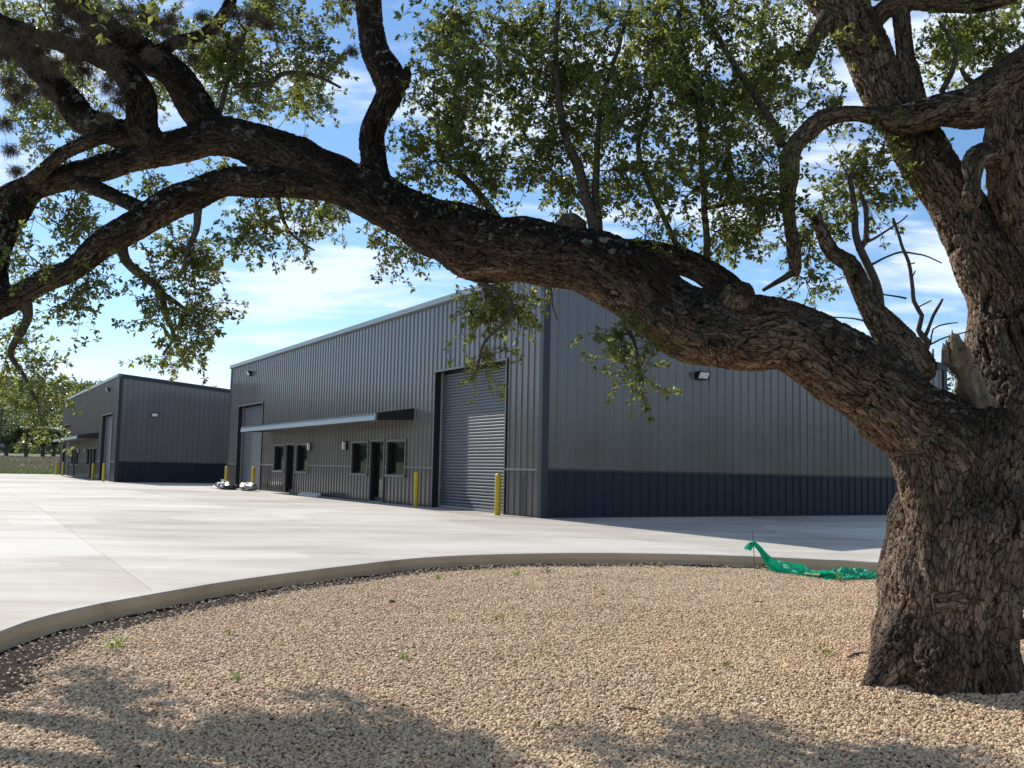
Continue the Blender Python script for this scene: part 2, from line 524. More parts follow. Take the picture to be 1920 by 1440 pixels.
pm = bpy.data.meshes.new('gravel'); pm.from_pydata(V, [], peb_f)
at_d = pm.attributes.new('dens', 'FLOAT', 'POINT'); at_d.data.foreach_set('value', dens)
pm.materials.append(m_pebble)
gravel = bpy.data.objects.new('gravel', pm); col.objects.link(gravel)
tag(gravel, 'loose tan pebbles covering the tree island inside the kerb', 'gravel', kind='stuff')
ng = bpy.data.node_groups.new('pebble_scatter', 'GeometryNodeTree')
ng.interface.new_socket('Geometry', in_out='INPUT', socket_type='NodeSocketGeometry')
ng.interface.new_socket('Geometry', in_out='OUTPUT', socket_type='NodeSocketGeometry')
gi = ng.nodes.new('NodeGroupInput'); go = ng.nodes.new('NodeGroupOutput')
def gn(t, **k):
    nd = ng.nodes.new(t)
    for a, b in k.items(): setattr(nd, a, b)
    return nd
def rnd(lo, hi, seed, typ='FLOAT_VECTOR'):
    nd = gn('FunctionNodeRandomValue', data_type=typ)
    socks = [s for s in nd.inputs if s.name in ('Min', 'Max') and s.enabled]
    socks[0].default_value = lo; socks[1].default_value = hi
    nd.inputs['Seed'].default_value = seed
    return [s for s in nd.outputs if s.enabled][0]
dp = gn('GeometryNodeDistributePointsOnFaces', distribute_method='RANDOM')
ad = gn('GeometryNodeInputNamedAttribute', data_type='FLOAT'); ad.inputs['Name'].default_value = 'dens'
mu = gn('ShaderNodeMath', operation='MULTIPLY'); mu.inputs[1].default_value = 4300.0
ng.links.new(ad.outputs[0], mu.inputs[0]); ng.links.new(mu.outputs[0], dp.inputs['Density'])
ng.links.new(gi.outputs[0], dp.inputs['Mesh'])
sp = gn('GeometryNodeSetPosition')
ng.links.new(dp.outputs['Points'], sp.inputs['Geometry']); ng.links.new(rnd((0, 0, -0.006), (0, 0, 0.022), 5), sp.inputs['Offset'])
ico = gn('GeometryNodeMeshIcoSphere'); ico.inputs['Radius'].default_value = 1.0; ico.inputs['Subdivisions'].default_value = 2
ss = gn('GeometryNodeSetShadeSmooth'); sm = gn('GeometryNodeSetMaterial'); sm.inputs['Material'].default_value = m_pebble
wob = gn('GeometryNodeSetPosition'); nt = gn('ShaderNodeTexNoise'); nt.inputs['Scale'].default_value = 0.9; nt.inputs['Detail'].default_value = 1.0
vs = gn('ShaderNodeVectorMath', operation='SUBTRACT'); vs.inputs[1].default_value = (0.5, 0.5, 0.5)
vm = gn('ShaderNodeVectorMath', operation='SCALE'); vm.inputs['Scale'].default_value = 1.1
ng.links.new(nt.outputs['Color'], vs.inputs[0]); ng.links.new(vs.outputs[0], vm.inputs[0])
ng.links.new(ico.outputs['Mesh'], wob.inputs['Geometry']); ng.links.new(vm.outputs[0], wob.inputs['Offset'])
ng.links.new(wob.outputs[0], ss.inputs[0]); ng.links.new(ss.outputs[0], sm.inputs[0])
ip = gn('GeometryNodeInstanceOnPoints')
ng.links.new(sp.outputs[0], ip.inputs['Points']); ng.links.new(sm.outputs[0], ip.inputs['Instance'])
ng.links.new(rnd((-0.7, -0.7, 0), (0.7, 0.7, 6.283), 11), ip.inputs['Rotation'])
ng.links.new(rnd((0.008, 0.007, 0.005), (0.0215, 0.0155, 0.0115), 23), ip.inputs['Scale'])
ng.links.new(ip.outputs[0], go.inputs[0])
gm = gravel.modifiers.new('pebbles', 'NODES'); gm.node_group = ng

# terrain out to the horizon, rising to a wooded ridge
def ridge(a, r):
    """height of the land at bearing a (0 = +y, left negative) and range r"""
    t = min(1, max(0, (r - 95) / 120)); z = -0.09 + 2.6 * t * t * (3 - 2 * t)
    h = 44 + 8 * noise.noise(Vector((math.sin(a) * 3 + 4, math.cos(a) * 3, 0.3))) + 3 * noise.noise(Vector((math.sin(a) * 14, math.cos(a) * 14, 2.0)))
    t = min(1, max(0, (r - 260) / 420)); z += h * t * t * (3 - 2 * t)
    t = min(1, max(0, (r - 900) / 900)); z -= 0.6 * h * t
    return z
M = Mat('field_ground')
v = M.coord('Object')
n = M.noise(v, 0.06, 6, 0.65); n2 = M.noise(v, 0.9, 6, 0.7)
k = M.math('ADD', M.math('MULTIPLY', n, 0.6), M.math('MULTIPLY', n2, 0.4))
M.l(M.ramp(k, [(0.32, (0.05, 0.075, 0.022)), (0.47, (0.11, 0.13, 0.045)), (0.56, (0.17, 0.15, 0.08)), (0.7, (0.27, 0.23, 0.15))]), M.b.inputs['Base Color'])
M.set(Roughness=0.95, Specular_IOR_Level=0.1); m_field = M.m
rad = [0.0, 40, 70, 85, 100, 120, 145, 175, 215, 260, 310, 370, 430, 500, 580, 660, 760, 900, 1150, 1500, 2000, 2800, 4000]
NA = 144; V, F = [(0, 0, -1.6)], []
for r in rad[1:]:
    for a in range(NA):
        an = a * 2 * math.pi / NA
        b = math.atan2(math.sin(an), math.cos(an))
        z = ridge(b, r) if r > 60 else -1.2
        if r == 70: z = -0.75
        V.append((r * math.sin(an), r * math.cos(an), z))
for a in range(NA): F.append((0, 1 + (a + 1) % NA, 1 + a))
for i in range(len(rad) - 2):
    for a in range(NA):
        p = 1 + i * NA; q = p + NA; F.append((p + a, p + (a + 1) % NA, q + (a + 1) % NA, q + a))
tag(mesh_obj('field', V, F, m_field, smooth=True), kind='structure')
#@@BUILD
# ------------------------------------------------------------------ warehouses
LEN, DEP, EAVE, RS, WZ = 31.4, 16.3, 6.46, 0.084, 1.22
DOORS = [(1.85, 6.25, 0.0, 4.2), (25.15, 29.55, 0.0, 4.2)]
UNITS = [(8.36, 9.96, 10.14, 11.42, 11.62, 13.24), (18.16, 19.78, 19.98, 21.26, 21.44, 23.04)]   # window, door, window
OPEN = list(DOORS)
for a, b, c, d, e, f in UNITS:
    OPEN += [(a, b, 0.92, 2.13), (c, d, 0.0, 2.16), (e, f, 0.92, 2.13)]
RIB = [(0.0, 0.0), (0.045, 0.0), (0.052, 0.003), (0.066, 0.003), (0.073, 0.0), (0.112, 0.0), (0.132, 0.03), (0.173, 0.03), (0.193, 0.0), (0.232, 0.0), (0.239, 0.003), (0.253, 0.003), (0.26, 0.0)]
PITCH_R = 0.305
def profile(t0, t1):
    """rib profile between two stations: (t, height)"""
    out = []
    k0 = int(math.floor(t0 / PITCH_R)) - 1; k1 = int(math.ceil(t1 / PITCH_R)) + 1
    pl = [(k * PITCH_R + a, h) for k in range(k0, k1 + 1) for a, h in RIB]
    def hat(t):
        for (a, h), (b, g) in zip(pl, pl[1:]):
            if a <= t <= b: return h + (g - h) * (t - a) / (b - a)
    out = [(t0, hat(t0))] + [(t, h) for t, h in pl if t0 + 1e-4 < t < t1 - 1e-4] + [(t1, hat(t1))]
    return out
def panel_mesh(t0, t1, z0, ztop, opens, put):
    """one sheet of ribbed steel between stations, cut round openings; put(t, h, z) -> local point"""
    V, F = [], []
    cuts = sorted({t0, t1} | {t for o in opens for t in o[:2] if t0 < t < t1})
    for a, b in zip(cuts, cuts[1:]):
        if b - a < 0.004: continue
        mid = (a + b) / 2
        sp = [(z0, None)]
        holes = sorted((o[2], o[3]) for o in opens if o[0] < mid < o[1])
        spans, z = [], z0
        for h0, h1 in holes:
            if h0 > z + 0.01: spans.append((z, h0))
            z = max(z, h1)
        spans.append((z, None))
        for za, zb in spans:
            pr = profile(a, b); n = len(V)
            top = [ztop(t) if zb is None else min(zb, ztop(t)) for t, h in pr]
            if top[0] - za < 0.01: continue
            V += [put(t, h, za) for t, h in pr] + [put(t, h, q) for (t, h), q in zip(pr, top)]
            k = len(pr)
            for i in range(k - 1): F.append((n + i, n + i + 1, n + k + i + 1, n + k + i))
    return V, F

def build_warehouse():
    root = empty('warehouse', (C0[0], C0[1], 0), YAW)
    # ---- front wall (local x = 0, outward = -x), local y along the wall
    fw = MB()
    cuts = sorted({0.02, LEN - 0.02} | {t for o in OPEN for t in o[:2]})
    for a, b in zip(cuts, cuts[1:]):
        mid = (a + b) / 2; z = 0.0
        for h0, h1 in sorted((o[2], o[3]) for o in OPEN if o[0] < mid < o[1]):
            if h0 > z + 0.01: fw.box(0.004, 0.24, a, b, z, h0)
            z = max(z, h1)
        fw.box(0.004, 0.24, a, b, z, EAVE - 0.02)
    front = fw.build('front_wall', m_dark, root)
    PW = 0.915
    edges = [0.1]; 
    while edges[-1] + PW < LEN - 0.1: edges.append(edges[-1] + PW)
    edges.append(LEN - 0.1)
    for a, b in zip(edges, edges[1:]):
        jit = random.uniform(0, 0.0015)
        put = lambda t, h, z: (-0.006 - h - jit, t, z)
        v, f = panel_mesh(a, b, WZ + 0.03, lambda t: EAVE - 0.08, OPEN, put)
        if v: mesh_obj('wall_panel', v, f, m_panel, front)
        v, f = panel_mesh(a, b, 0.03, lambda t: WZ + 0.01, OPEN, put)
        if v: mesh_obj('wainscot_panel', v, f, m_panelw, front)
    cuts = sorted({0.1, LEN - 0.1} | {t for o in OPEN for t in o[:2]})
    for a, b in zip(cuts, cuts[1:]):
        if not any(o[0] < (a + b) / 2 < o[1] and o[2] < WZ < o[3] for o in OPEN):
            MB().box(-0.052, -0.002, a + 0.05, b - 0.05, WZ - 0.03, WZ + 0.032).build('wainscot_trim', m_frame, front)
    # ---- side wall (local y = 0, outward = -y), local x along the wall
    top = lambda t: EAVE - RS * t
    sw = MB()
    sw.add([(0.02, 0.004, 0), (DEP, 0.004, 0), (DEP, 0.004, top(DEP) - 0.02), (0.02, 0.004, EAVE - 0.02), (0.02, 0.2, 0), (DEP, 0.2, 0), (DEP, 0.2, top(DEP) - 0.02), (0.02, 0.2, EAVE - 0.02)],
           [(0, 1, 2, 3), (7, 6, 5, 4), (3, 2, 6, 7), (0, 4, 5, 1)])
    side = sw.build('side_wall', m_dark, root)
    edges = [0.13]
    while edges[-1] + PW < DEP - 0.12: edges.append(edges[-1] + PW)
    edges.append(DEP - 0.1)
    for a, b in zip(edges, edges[1:]):
        jit = random.uniform(0, 0.0015)
        put = lambda t, h, z: (t, -0.006 - h - jit, z)
        v, f = panel_mesh(a, b, WZ + 0.03, lambda t: top(t) - 0.1, [], put); mesh_obj('wall_panel', v, f, m_panel, side)
        v, f = panel_mesh(a, b, 0.03, lambda t: WZ + 0.01, [], put); mesh_obj('wainscot_panel', v, f, m_wains, side)
    MB().box(0.13, DEP - 0.1, -0.052, -0.002, WZ - 0.03, WZ + 0.032).build('wainscot_trim', m_trim, side)
    MB().box(0.13, DEP - 0.1, -0.03, -0.002, 0.0, 0.03).build('base_trim', m_trim, side)
    rk = MB(); rk.add([(x, y, top(x) + dz) for x in (-0.02, DEP + 0.1) for y in (-0.075, 0.06) for dz in (-0.19, 0.05)],
                      [(0, 1, 3, 2), (4, 6, 7, 5), (0, 4, 5, 1), (2, 3, 7, 6), (0, 2, 6, 4), (1, 5, 7, 3)])
    rk.build('rake_trim', m_trim, side)
    # ---- other walls and the roof
    MB().box(DEP - 0.2, DEP, 0.0, LEN, 0, top(DEP) - 0.03).build('rear_wall', m_panel, root)
    ew = MB(); ew.add([(0.02, LEN, 0), (DEP - 0.2, LEN, 0), (DEP - 0.2, LEN, top(DEP) - 0.03), (0.02, LEN, EAVE - 0.03)], [(0, 3, 2, 1)])
    ew.build('end_wall', m_panel, root)
    rf = MB(); rf.add([(x, y, top(x) + dz) for x in (0.02, DEP + 0.15) for y in (0.06, LEN + 0.05) for dz in (-0.02, 0.035)],
                      [(0, 1, 3, 2), (4, 6, 7, 5), (0, 4, 5, 1), (2, 3, 7, 6), (0, 2, 6, 4), (1, 5, 7, 3)])
    roof = rf.build('roof', m_roof, root)
    # front eave trim: a folded channel with a face leaning out at the bottom
    pr = [(0.03, EAVE + 0.06), (-0.13, EAVE + 0.055), (-0.15, EAVE - 0.10), (-0.15, EAVE - 0.125), (-0.055, EAVE - 0.135), (-0.055, EAVE - 0.16), (-0.006, EAVE - 0.16), (0.03, EAVE - 0.1)]
    k = len(pr); V = [(x, y, z) for y in (-0.08, LEN + 0.05) for x, z in pr]
    F = [(i, (i + 1) % k, k + (i + 1) % k, k + i) for i in range(k)] + [tuple(range(k))[::-1], tuple(range(k, 2 * k))]
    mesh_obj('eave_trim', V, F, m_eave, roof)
    # corner trims
    MB().box(-0.06, 0.0, -0.062, 0.115, 0.0, EAVE - 0.165).box(0.0, 0.15, -0.062, -0.001, 0.0, EAVE - 0.2).build('corner_trim', m_trim, root)
    MB().box(-0.06, 0.0, LEN - 0.115, LEN + 0.06, 0.0, EAVE - 0.165).build('corner_trim', m_trim, root)
    MB().box(DEP - 0.12, DEP + 0.06, -0.062, 0.0, 0.0, top(DEP) - 0.2).build('corner_trim', m_trim, root)
    # ---- overhead doors
    for a, b, z0, z1 in DOORS:
        d = empty('overhead_door', (0, 0, 0), 0, root)
        R = 0.215
        jm = MB()
        jm.box(-0.05, R + 0.12, b + 0.0015, b + 0.06, 0, z1 + 0.06).box(-0.05, R + 0.12, a - 0.06, a - 0.0015, 0, z1 + 0.06).box(-0.05, R + 0.12, a, b, z1 + 0.0015, z1 + 0.06)
        jm.build('jamb', m_trim, d)
        lip = MB(); lip.box(-0.062, -0.05, b - 0.005, b + 0.055, 0, z1 + 0.055).box(-0.062, -0.05, a - 0.055, a + 0.005, 0, z1 + 0.055).box(-0.062, -0.05, a + 0.005, b - 0.005, z1 - 0.005, z1 + 0.055)
        lip.build('door_trim', m_frame, d)
        prof = [(0.0, 0.0)] + [(-0.026 * math.sin(math.pi * q / 10), 0.046 - 0.042 * math.cos(math.pi * q / 10)) for q in range(1, 10)] + [(0.0, 0.091)]
        n = int((z1 - 0.09) / 0.092); V, F = [], []
        for i in range(n):
            zb = 0.085 + i * 0.092
            for x, z in prof:
                V.append((R + x, a + 0.07, zb + z)); V.append((R + x, b - 0.07, zb + z))
        for i in range(len(V) // 2 - 1):
            if (i + 1) % len(prof): F.append((2 * i + 2, 2 * i + 3, 2 * i + 1, 2 * i))
        mesh_obj('slat_curtain', V, F, m_slat, d, True)
        MB().box(R - 0.03, R + 0.03, a + 0.07, b - 0.07, 0.012, 0.085).build('bottom_bar', m_guide, d)
        for y0 in (a + 0.003, b - 0.068): 
            MB().box(R - 0.055, R + 0.03, y0, y0 + 0.065, 0, z1).build('guide_rail', m_guide if y0 > a + 1 else m_trim, d)
        MB().box(R + 0.06, R + 0.08, a, b, 0, z1).build('backing', m_dark, d)
    # ---- windows and glazed doors
    def glazed(kind, a, b, z0, z1):
        w = empty(kind, (0, 0, 0), 0, root)
        fr = MB(); e = 0.055
        fr.box(-0.055, 0.012, a - 0.02, a + e, z0 - 0.02, z1 + 0.02).box(-0.055, 0.012, b - e, b + 0.02, z0 - 0.02, z1 + 0.02).box(-0.055, 0.012, a + e, b - e, z1 - e, z1 + 0.02)
        if kind == 'window': fr.box(-0.055, 0.012, a + e, b - e, z0 - 0.02, z0 + e)
        fr.build('frame', m_frame, w)
        sash = MB(); s = 0.05
        a2, b2, zt = a + e, b - e, z1 - e
        zb = z0 + e if kind == 'window' else 0.0
        sash.box(0.10, 0.17, a2, a2 + s, zb, zt).box(0.10, 0.17, b2 - s, b2, zb, zt).box(0.10, 0.17, a2 + s, b2 - s, zt - s, zt).box(0.10, 0.17, a2 + s, b2 - s, zb, zb + (s if kind == 'window' else 0.16))
        sash.box(0.0125, 0.10, a2 - 0.001, a2 + 0.004, zb, zt).box(0.0125, 0.10, b2 - 0.004, b2 + 0.001, zb, zt)
        sash.build('sash', m_dark, w)
        tilt = random.uniform(-0.002, 0.002)
        g = MB(); g.add([(0.135 + tilt, a2 + s, zb + 0.02), (0.135 - tilt, b2 - s, zb + 0.02), (0.135 - tilt, b2 - s, zt - s), (0.135 + tilt, a2 + s, zt - s)], [(0, 3, 2, 1)])
        g.build('pane', m_glass, w)
        if kind == 'window':
            MB().box(-0.085, -0.0555, a - 0.03, b + 0.03, z0 - 0.03, z0 + 0.03).build('sill', m_frame, w)
        else:
            h = MB(); h.tube([(0.10, b2 - 0.1, 0.95), (0.05, b2 - 0.1, 0.97), (0.05, b2 - 0.1, 1.22), (0.10, b2 - 0.1, 1.24)], [0.011] * 4, 6); h.build('pull_handle', m_dark, w)
            MB().box(-0.03, 0.2, a2, b2, 0.0, 0.018).build('threshold', m_guide, w)
        MB().box(0.19, 0.2, a2, b2, zb, zt).build('backing', m_dark, w)
    for a, b, c, d_, e, f in UNITS:
        glazed('window', a, b, 0.92, 2.13); glazed('glazed_door', c, d_, 0.0, 2.16); glazed('window', e, f, 0.92, 2.13)
    # ---- canopy
    cn = empty('canopy', (0, 0, 0), 0, root)
    a, b, P = 7.8, 23.9, 1.4
    V, F = [], []
    prf = profile(a, b)
    for t, h in prf:
        V += [(-0.01, t, 3.1 + h), (-P + 0.02, t, 2.9 + h)]
    for i in range(len(prf) - 1): F.append((2 * i, 2 * i + 1, 2 * i + 3, 2 * i + 2))
    mesh_obj('canopy_roof', V, F, m_panel, cn)
    V = [(-P, a, 2.70), (-P, b, 2.70), (-P + 0.05, b, 2.935), (-P + 0.05, a, 2.935), (-P + 0.09, a, 2.70), (-P + 0.09, b, 2.70), (-P + 0.09, b, 2.93), (-P + 0.09, a, 2.93)]
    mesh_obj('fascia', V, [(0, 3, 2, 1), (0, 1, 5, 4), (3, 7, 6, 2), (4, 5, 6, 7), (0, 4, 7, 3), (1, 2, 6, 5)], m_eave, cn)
    for y0, y1 in ((a, a + 0.06), (b - 0.06, b)):
        V = [(x, y, z) for y in (y0, y1) for x, z in ((-0.035, 2.76), (-P + 0.092, 2.70), (-P + 0.092, 2.94), (-0.035, 3.15))]
        mesh_obj('end_cap', V, [(0, 1, 2, 3), (7, 6, 5, 4), (0, 4, 5, 1), (1, 5, 6, 2), (2, 6, 7, 3), (3, 7, 4, 0)], m_dark, cn)
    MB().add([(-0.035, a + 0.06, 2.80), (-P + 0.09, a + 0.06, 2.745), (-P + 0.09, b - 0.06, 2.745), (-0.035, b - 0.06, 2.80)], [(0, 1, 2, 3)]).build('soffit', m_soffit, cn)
    # ---- lights
    def lamp(kind, loc, rz, w, h, d, lens_low):
        o = empty(kind, loc, rz, root)
        # local -x is outward, y is sideways
        V = [(0, -w / 2, -h / 2), (0, w / 2, -h / 2), (0, w / 2, h / 2), (0, -w / 2, h / 2), (-d * (0.45 if lens_low else 1), -w / 2, -h / 2), (-d * (0.45 if lens_low else 1), w / 2, -h / 2), (-d, w / 2, h / 2), (-d, -w / 2, h / 2)]
        mesh_obj('housing', V, [(0, 1, 2, 3), (4, 7, 6, 5), (0, 4, 5, 1), (3, 2, 6, 7), (0, 3, 7, 4), (1, 5, 6, 2)], m_dark, o)
        dx0 = d * (0.45 if lens_low else 1) + 0.004; dx1 = d + 0.004
        g = 0.12
        zl, zh = -h / 2 + h * g, h / 2 - h * g
        x = lambda z: -(dx0 + (dx1 - dx0) * (z + h / 2) / h)
        V = [(x(zl), -w * 0.40, zl), (x(zl), w * 0.40, zl), (x(zh), w * 0.40, zh), (x(zh), -w * 0.40, zh)]
        V += [(p[0] - 0.02, p[1] * 0.9, p[2] * 0.9) for p in V]
        mesh_obj('lens', V, [(4, 7, 6, 5), (0, 4, 5, 1), (1, 5, 6, 2), (2, 6, 7, 3), (3, 7, 4, 0)], m_lens, o)
        return o
    for t in (13.82, 17.9):
        o = empty('wall_sconce', (-0.04, t, 2.0), 0, root)
        MB().box(-0.05, 0, -0.09, 0.09, -0.17, 0.17).box(-0.15, -0.0502, -0.085, 0.085, 0.135, 0.165).build('housing', m_dark, o)
        MB().box(-0.14, -0.0505, -0.07, 0.07, -0.15, 0.134).build('lens', m_lens, o)
    for t in (3.95, 27.5): lamp('wall_pack_light', (-0.04, t, 5.78), 0, 0.34, 0.24, 0.22, True)
    sl = lamp('wall_pack_light', (5.25, -0.04, 3.98), math.radians(90), 0.42, 0.22, 0.22, True)
    return root, sl

m_panelw = metal_paint('grey_lower_panel_paint', (0.068, 0.068, 0.078), 0.18, 0.12, 0.75)
wh, side_lamp = build_warehouse()
tag(wh, 'large grey ribbed metal warehouse with dark wainscot behind the oak limb', 'warehouse', 'metal warehouses')
clone = {}
def copy_tree(o, parent=None):
    c = o.copy(); col.objects.link(c); c.parent = parent; clone[o.name] = c
    for ch in list(o.children): copy_tree(ch, c)
    return c
wh2 = copy_tree(wh)
b2 = C0 + D1 * 40.94 + D2 * -4.25
wh2.location = (b2[0], b2[1], 0)
clone[side_lamp.name].location = (2.06, -0.04, 4.1)
tag(wh2, 'smaller looking charcoal metal warehouse in the distance at far left', 'warehouse', 'metal warehouses')

# ------------------------------------------------------------------ bollards
def lathe(prof, n=16):
    V, F = [], []
    for r, z in prof:
        for j in range(n):
            a = j * 2 * math.pi / n; V.append((r * math.cos(a), r * math.sin(a), z))
    for i in range(len(prof) - 1):
        for j in range(n):
            k = (j + 1) % n; F.append((i * n + j, i * n + k, (i + 1) * n + k, (i + 1) * n + j))
    F.append(tuple((len(prof) - 1) * n + j for j in range(n)))
    return V, F
bv, bf = lathe([(0.082, -0.05), (0.082, 1.02), (0.079, 1.05), (0.068, 1.078), (0.045, 1.098), (0.015, 1.105)])
bol0 = None
BOL = [(wh, 1.5, 'yellow steel bollard right of the nearest roll-up door by the warehouse corner'),
       (wh, 6.62, 'yellow steel bollard left of the nearest roll-up door beside the office window'),
       (wh, 30.0, 'yellow steel bollard at the far left end of the large warehouse'),
       (wh, 24.95, 'yellow steel bollard before the far roll-up door behind the plastic heap'),
       (wh2, 1.6, 'yellow steel bollard nearest the corner of the distant warehouse'),
       (wh2, 6.5, 'yellow steel bollard just left of the distant warehouse near door'),
       (wh2, 24.9, 'yellow steel bollard right of the distant warehouse far door'),
       (wh2, 29.9, 'leftmost yellow steel bollard at the far end of the distant warehouse')]
for root, t, lab in BOL:
    if bol0 is None:
        bol0 = mesh_obj('bollard', bv, bf, m_yellow, smooth=True); o = bol0
    else:
        o = bol0.copy(); col.objects.link(o)
    base = np.array(root.location[:2]) + D1 * t - D2 * 0.42
    o.location = (base[0], base[1], zs(*base)); o.rotation_euler = (random.uniform(-.012, .012), random.uniform(-.012, .012), random.uniform(0, 6))
    tag(o, lab, 'bollard', 'yellow bollards beside the roll-up doors')
#@@TREE
# ------------------------------------------------------------------ the oak
M = Mat('oak_bark')
bv_ = M.coord(attr='bark', scale=(1, 1, 1))
bs_ = M.coord(attr='bark', scale=(0.28, 1, 1))
hgt = M.n('ShaderNodeAttribute', attribute_name='furrow').outputs['Fac']
fine = M.noise(bs_, 38, 6, 0.7, 0.4)
mid = M.noise(bs_, 11, 5, 0.65, 0.3)
big = M.noise(bv_, 1.7, 4, 0.6)
c = M.ramp(M.math('ADD', M.math('MULTIPLY', mid, 0.6), M.math('MULTIPLY', fine, 0.4)), [(0.3, (0.05, 0.036, 0.026)), (0.5, (0.165, 0.121, 0.087)), (0.68, (0.34, 0.265, 0.2))])
c = M.mix(M.ramp(big, [(0.35, (0, 0, 0)), (0.7, (0.55, 0.55, 0.55))]), c, M.ramp(fine, [(0.3, (0.085, 0.072, 0.058)), (0.7, (0.34, 0.29, 0.24))]))
c = M.mix(M.ramp(hgt, [(0.08, (0.92, 0.92, 0.92)), (0.55, (0, 0, 0))]), c, (0.013, 0.010, 0.008))
c = M.mix(1.0, c, M.ramp(M.n('ShaderNodeAttribute', attribute_name='black').outputs['Fac'], [(0.0, (1.28, 1.22, 1.15)), (0.35, (0.5, 0.485, 0.47)), (1.0, (0.11, 0.11, 0.115))]), 'MULTIPLY')
wv_ = M.n('ShaderNodeVectorMath', operation='MULTIPLY_ADD'); M.t.nodes.active = wv_
nz_ = M.n('ShaderNodeTexNoise'); nz_.inputs['Scale'].default_value = 9.0; nz_.inputs['Detail'].default_value = 3.0
M.l(bs_, nz_.inputs['Vector']); M.l(nz_.outputs['Color'], wv_.inputs[0]); wv_.inputs[1].default_value = (0.10, 0.10, 0.10); M.l(bs_, wv_.inputs[2])
vr_ = M.n('ShaderNodeTexVoronoi', feature='DISTANCE_TO_EDGE'); vr_.inputs['Scale'].default_value = 26.0; M.l(wv_.outputs[0], vr_.inputs['Vector'])
vc_ = M.n('ShaderNodeTexVoronoi', feature='F1'); vc_.inputs['Scale'].default_value = 26.0; M.l(wv_.outputs[0], vc_.inputs['Vector'])
crack = M.ramp(vr_.outputs['Distance'], [(0.0, (0, 0, 0)), (0.09, (1, 1, 1))])
pl_ = M.n('ShaderNodeSeparateColor'); M.l(vc_.outputs['Color'], pl_.inputs[0])
c = M.mix(0.45, c, M.mix(1.0, c, M.ramp(pl_.outputs[0], [(0.0, (0.45, 0.45, 0.45)), (1.0, (1.7, 1.65, 1.6))]), 'MULTIPLY'))
c = M.mix(M.math('MULTIPLY', M.math('SUBTRACT', 1.0, crack), 0.8), c, (0.014, 0.011, 0.009))
# pale crusty lichen, only where the bark stands proud
li = M.n('ShaderNodeAttribute', attribute_name='lichen').outputs['Fac']
ln = M.noise(bv_, 13, 4, 0.6, 0.6)
lk = M.math('MULTIPLY', M.ramp(ln, [(0.56, (0, 0, 0)), (0.63, (1, 1, 1))]), li)
c = M.mix(M.math('MULTIPLY', lk, 0.85), c, M.ramp(fine, [(0.3, (0.22, 0.225, 0.20)), (0.7, (0.42, 0.43, 0.40))]))
M.l(c, M.b.inputs['Base Color'])
M.set(Roughness=0.9, Specular_IOR_Level=0.15)
M.bump(M.math('ADD', M.math('ADD', fine, M.math('MULTIPLY', mid, 0.8)), M.math('ADD', M.math('MULTIPLY', crack, 0.9), M.math('MULTIPLY', pl_.outputs[1], 0.6))), 0.8, 0.016)
m_bark = M.m
M = Mat('twig_bark')
n = M.noise(M.coord('Object'), 30, 4)
M.l(M.ramp(n, [(0.3, (0.045, 0.036, 0.03)), (0.7, (0.13, 0.11, 0.09))]), M.b.inputs['Base Color']); M.set(Roughness=0.9, Specular_IOR_Level=0.15); m_twig = M.m
M = Mat('dead_wood')
v = M.coord('Object', (1, 1, 0.35)); n = M.noise(v, 16, 7, 0.65, 0.5); n2 = M.noise(M.coord('Object'), 5, 4)
c = M.ramp(n, [(0.3, (0.08, 0.055, 0.035)), (0.5, (0.22, 0.165, 0.11)), (0.72, (0.34, 0.275, 0.2))])
c = M.mix(M.ramp(n2, [(0.52, (0, 0, 0)), (0.66, (0.8, 0.8, 0.8))]), c, (0.07, 0.06, 0.05))
M.l(c, M.b.inputs['Base Color']); M.set(Roughness=0.85, Specular_IOR_Level=0.2); M.bump(n, 0.8, 0.02); m_dead = M.m
M = Mat('healed_cut')
n = M.noise(M.coord('Object'), 22, 7, 0.7, 0.8)
M.l(M.ramp(n, [(0.32, (0.02, 0.016, 0.012)), (0.5, (0.10, 0.085, 0.066)), (0.68, (0.24, 0.225, 0.19))]), M.b.inputs['Base Color']); M.set(Roughness=0.9, Specular_IOR_Level=0.15); M.bump(n, 1.0, 0.03); m_knot = M.m
def leaf_mat(name, lo, mid_, hi, tr):
    M = Mat(name)
    at_ = M.n('ShaderNodeAttribute', attribute_name='tone').outputs['Fac']
    c = M.ramp(at_, [(0.0, lo), (0.5, mid_), (1.0, hi)])
    M.l(c, M.b.inputs['Base Color']); M.set(Roughness=0.42, Specular_IOR_Level=0.5)
    t = M.n('ShaderNodeBsdfTranslucent')
    M.l(M.mix(at_, tuple(x * 0.8 for x in tr), tuple(min(1, x * 1.25) for x in tr)), t.inputs['Color'])
    ms = M.n('ShaderNodeMixShader'); ms.inputs[0].default_value = 0.45
    M.l(M.b.outputs[0], ms.inputs[1]); M.l(t.outputs[0], ms.inputs[2]); M.l(ms.outputs[0], M.out.inputs['Surface'])
    return M.m
m_leaf = leaf_mat('oak_leaf', (0.048, 0.072, 0.023), (0.092, 0.126, 0.036), (0.165, 0.188, 0.055), (0.29, 0.33, 0.07))
M = Mat('ball_moss'); n = M.noise(M.coord('Object'), 12, 3)
M.l(M.ramp(n, [(0.3, (0.07, 0.056, 0.038)), (0.7, (0.165, 0.14, 0.10))]), M.b.inputs['Base Color']); M.set(Roughness=0.9); m_moss = M.m

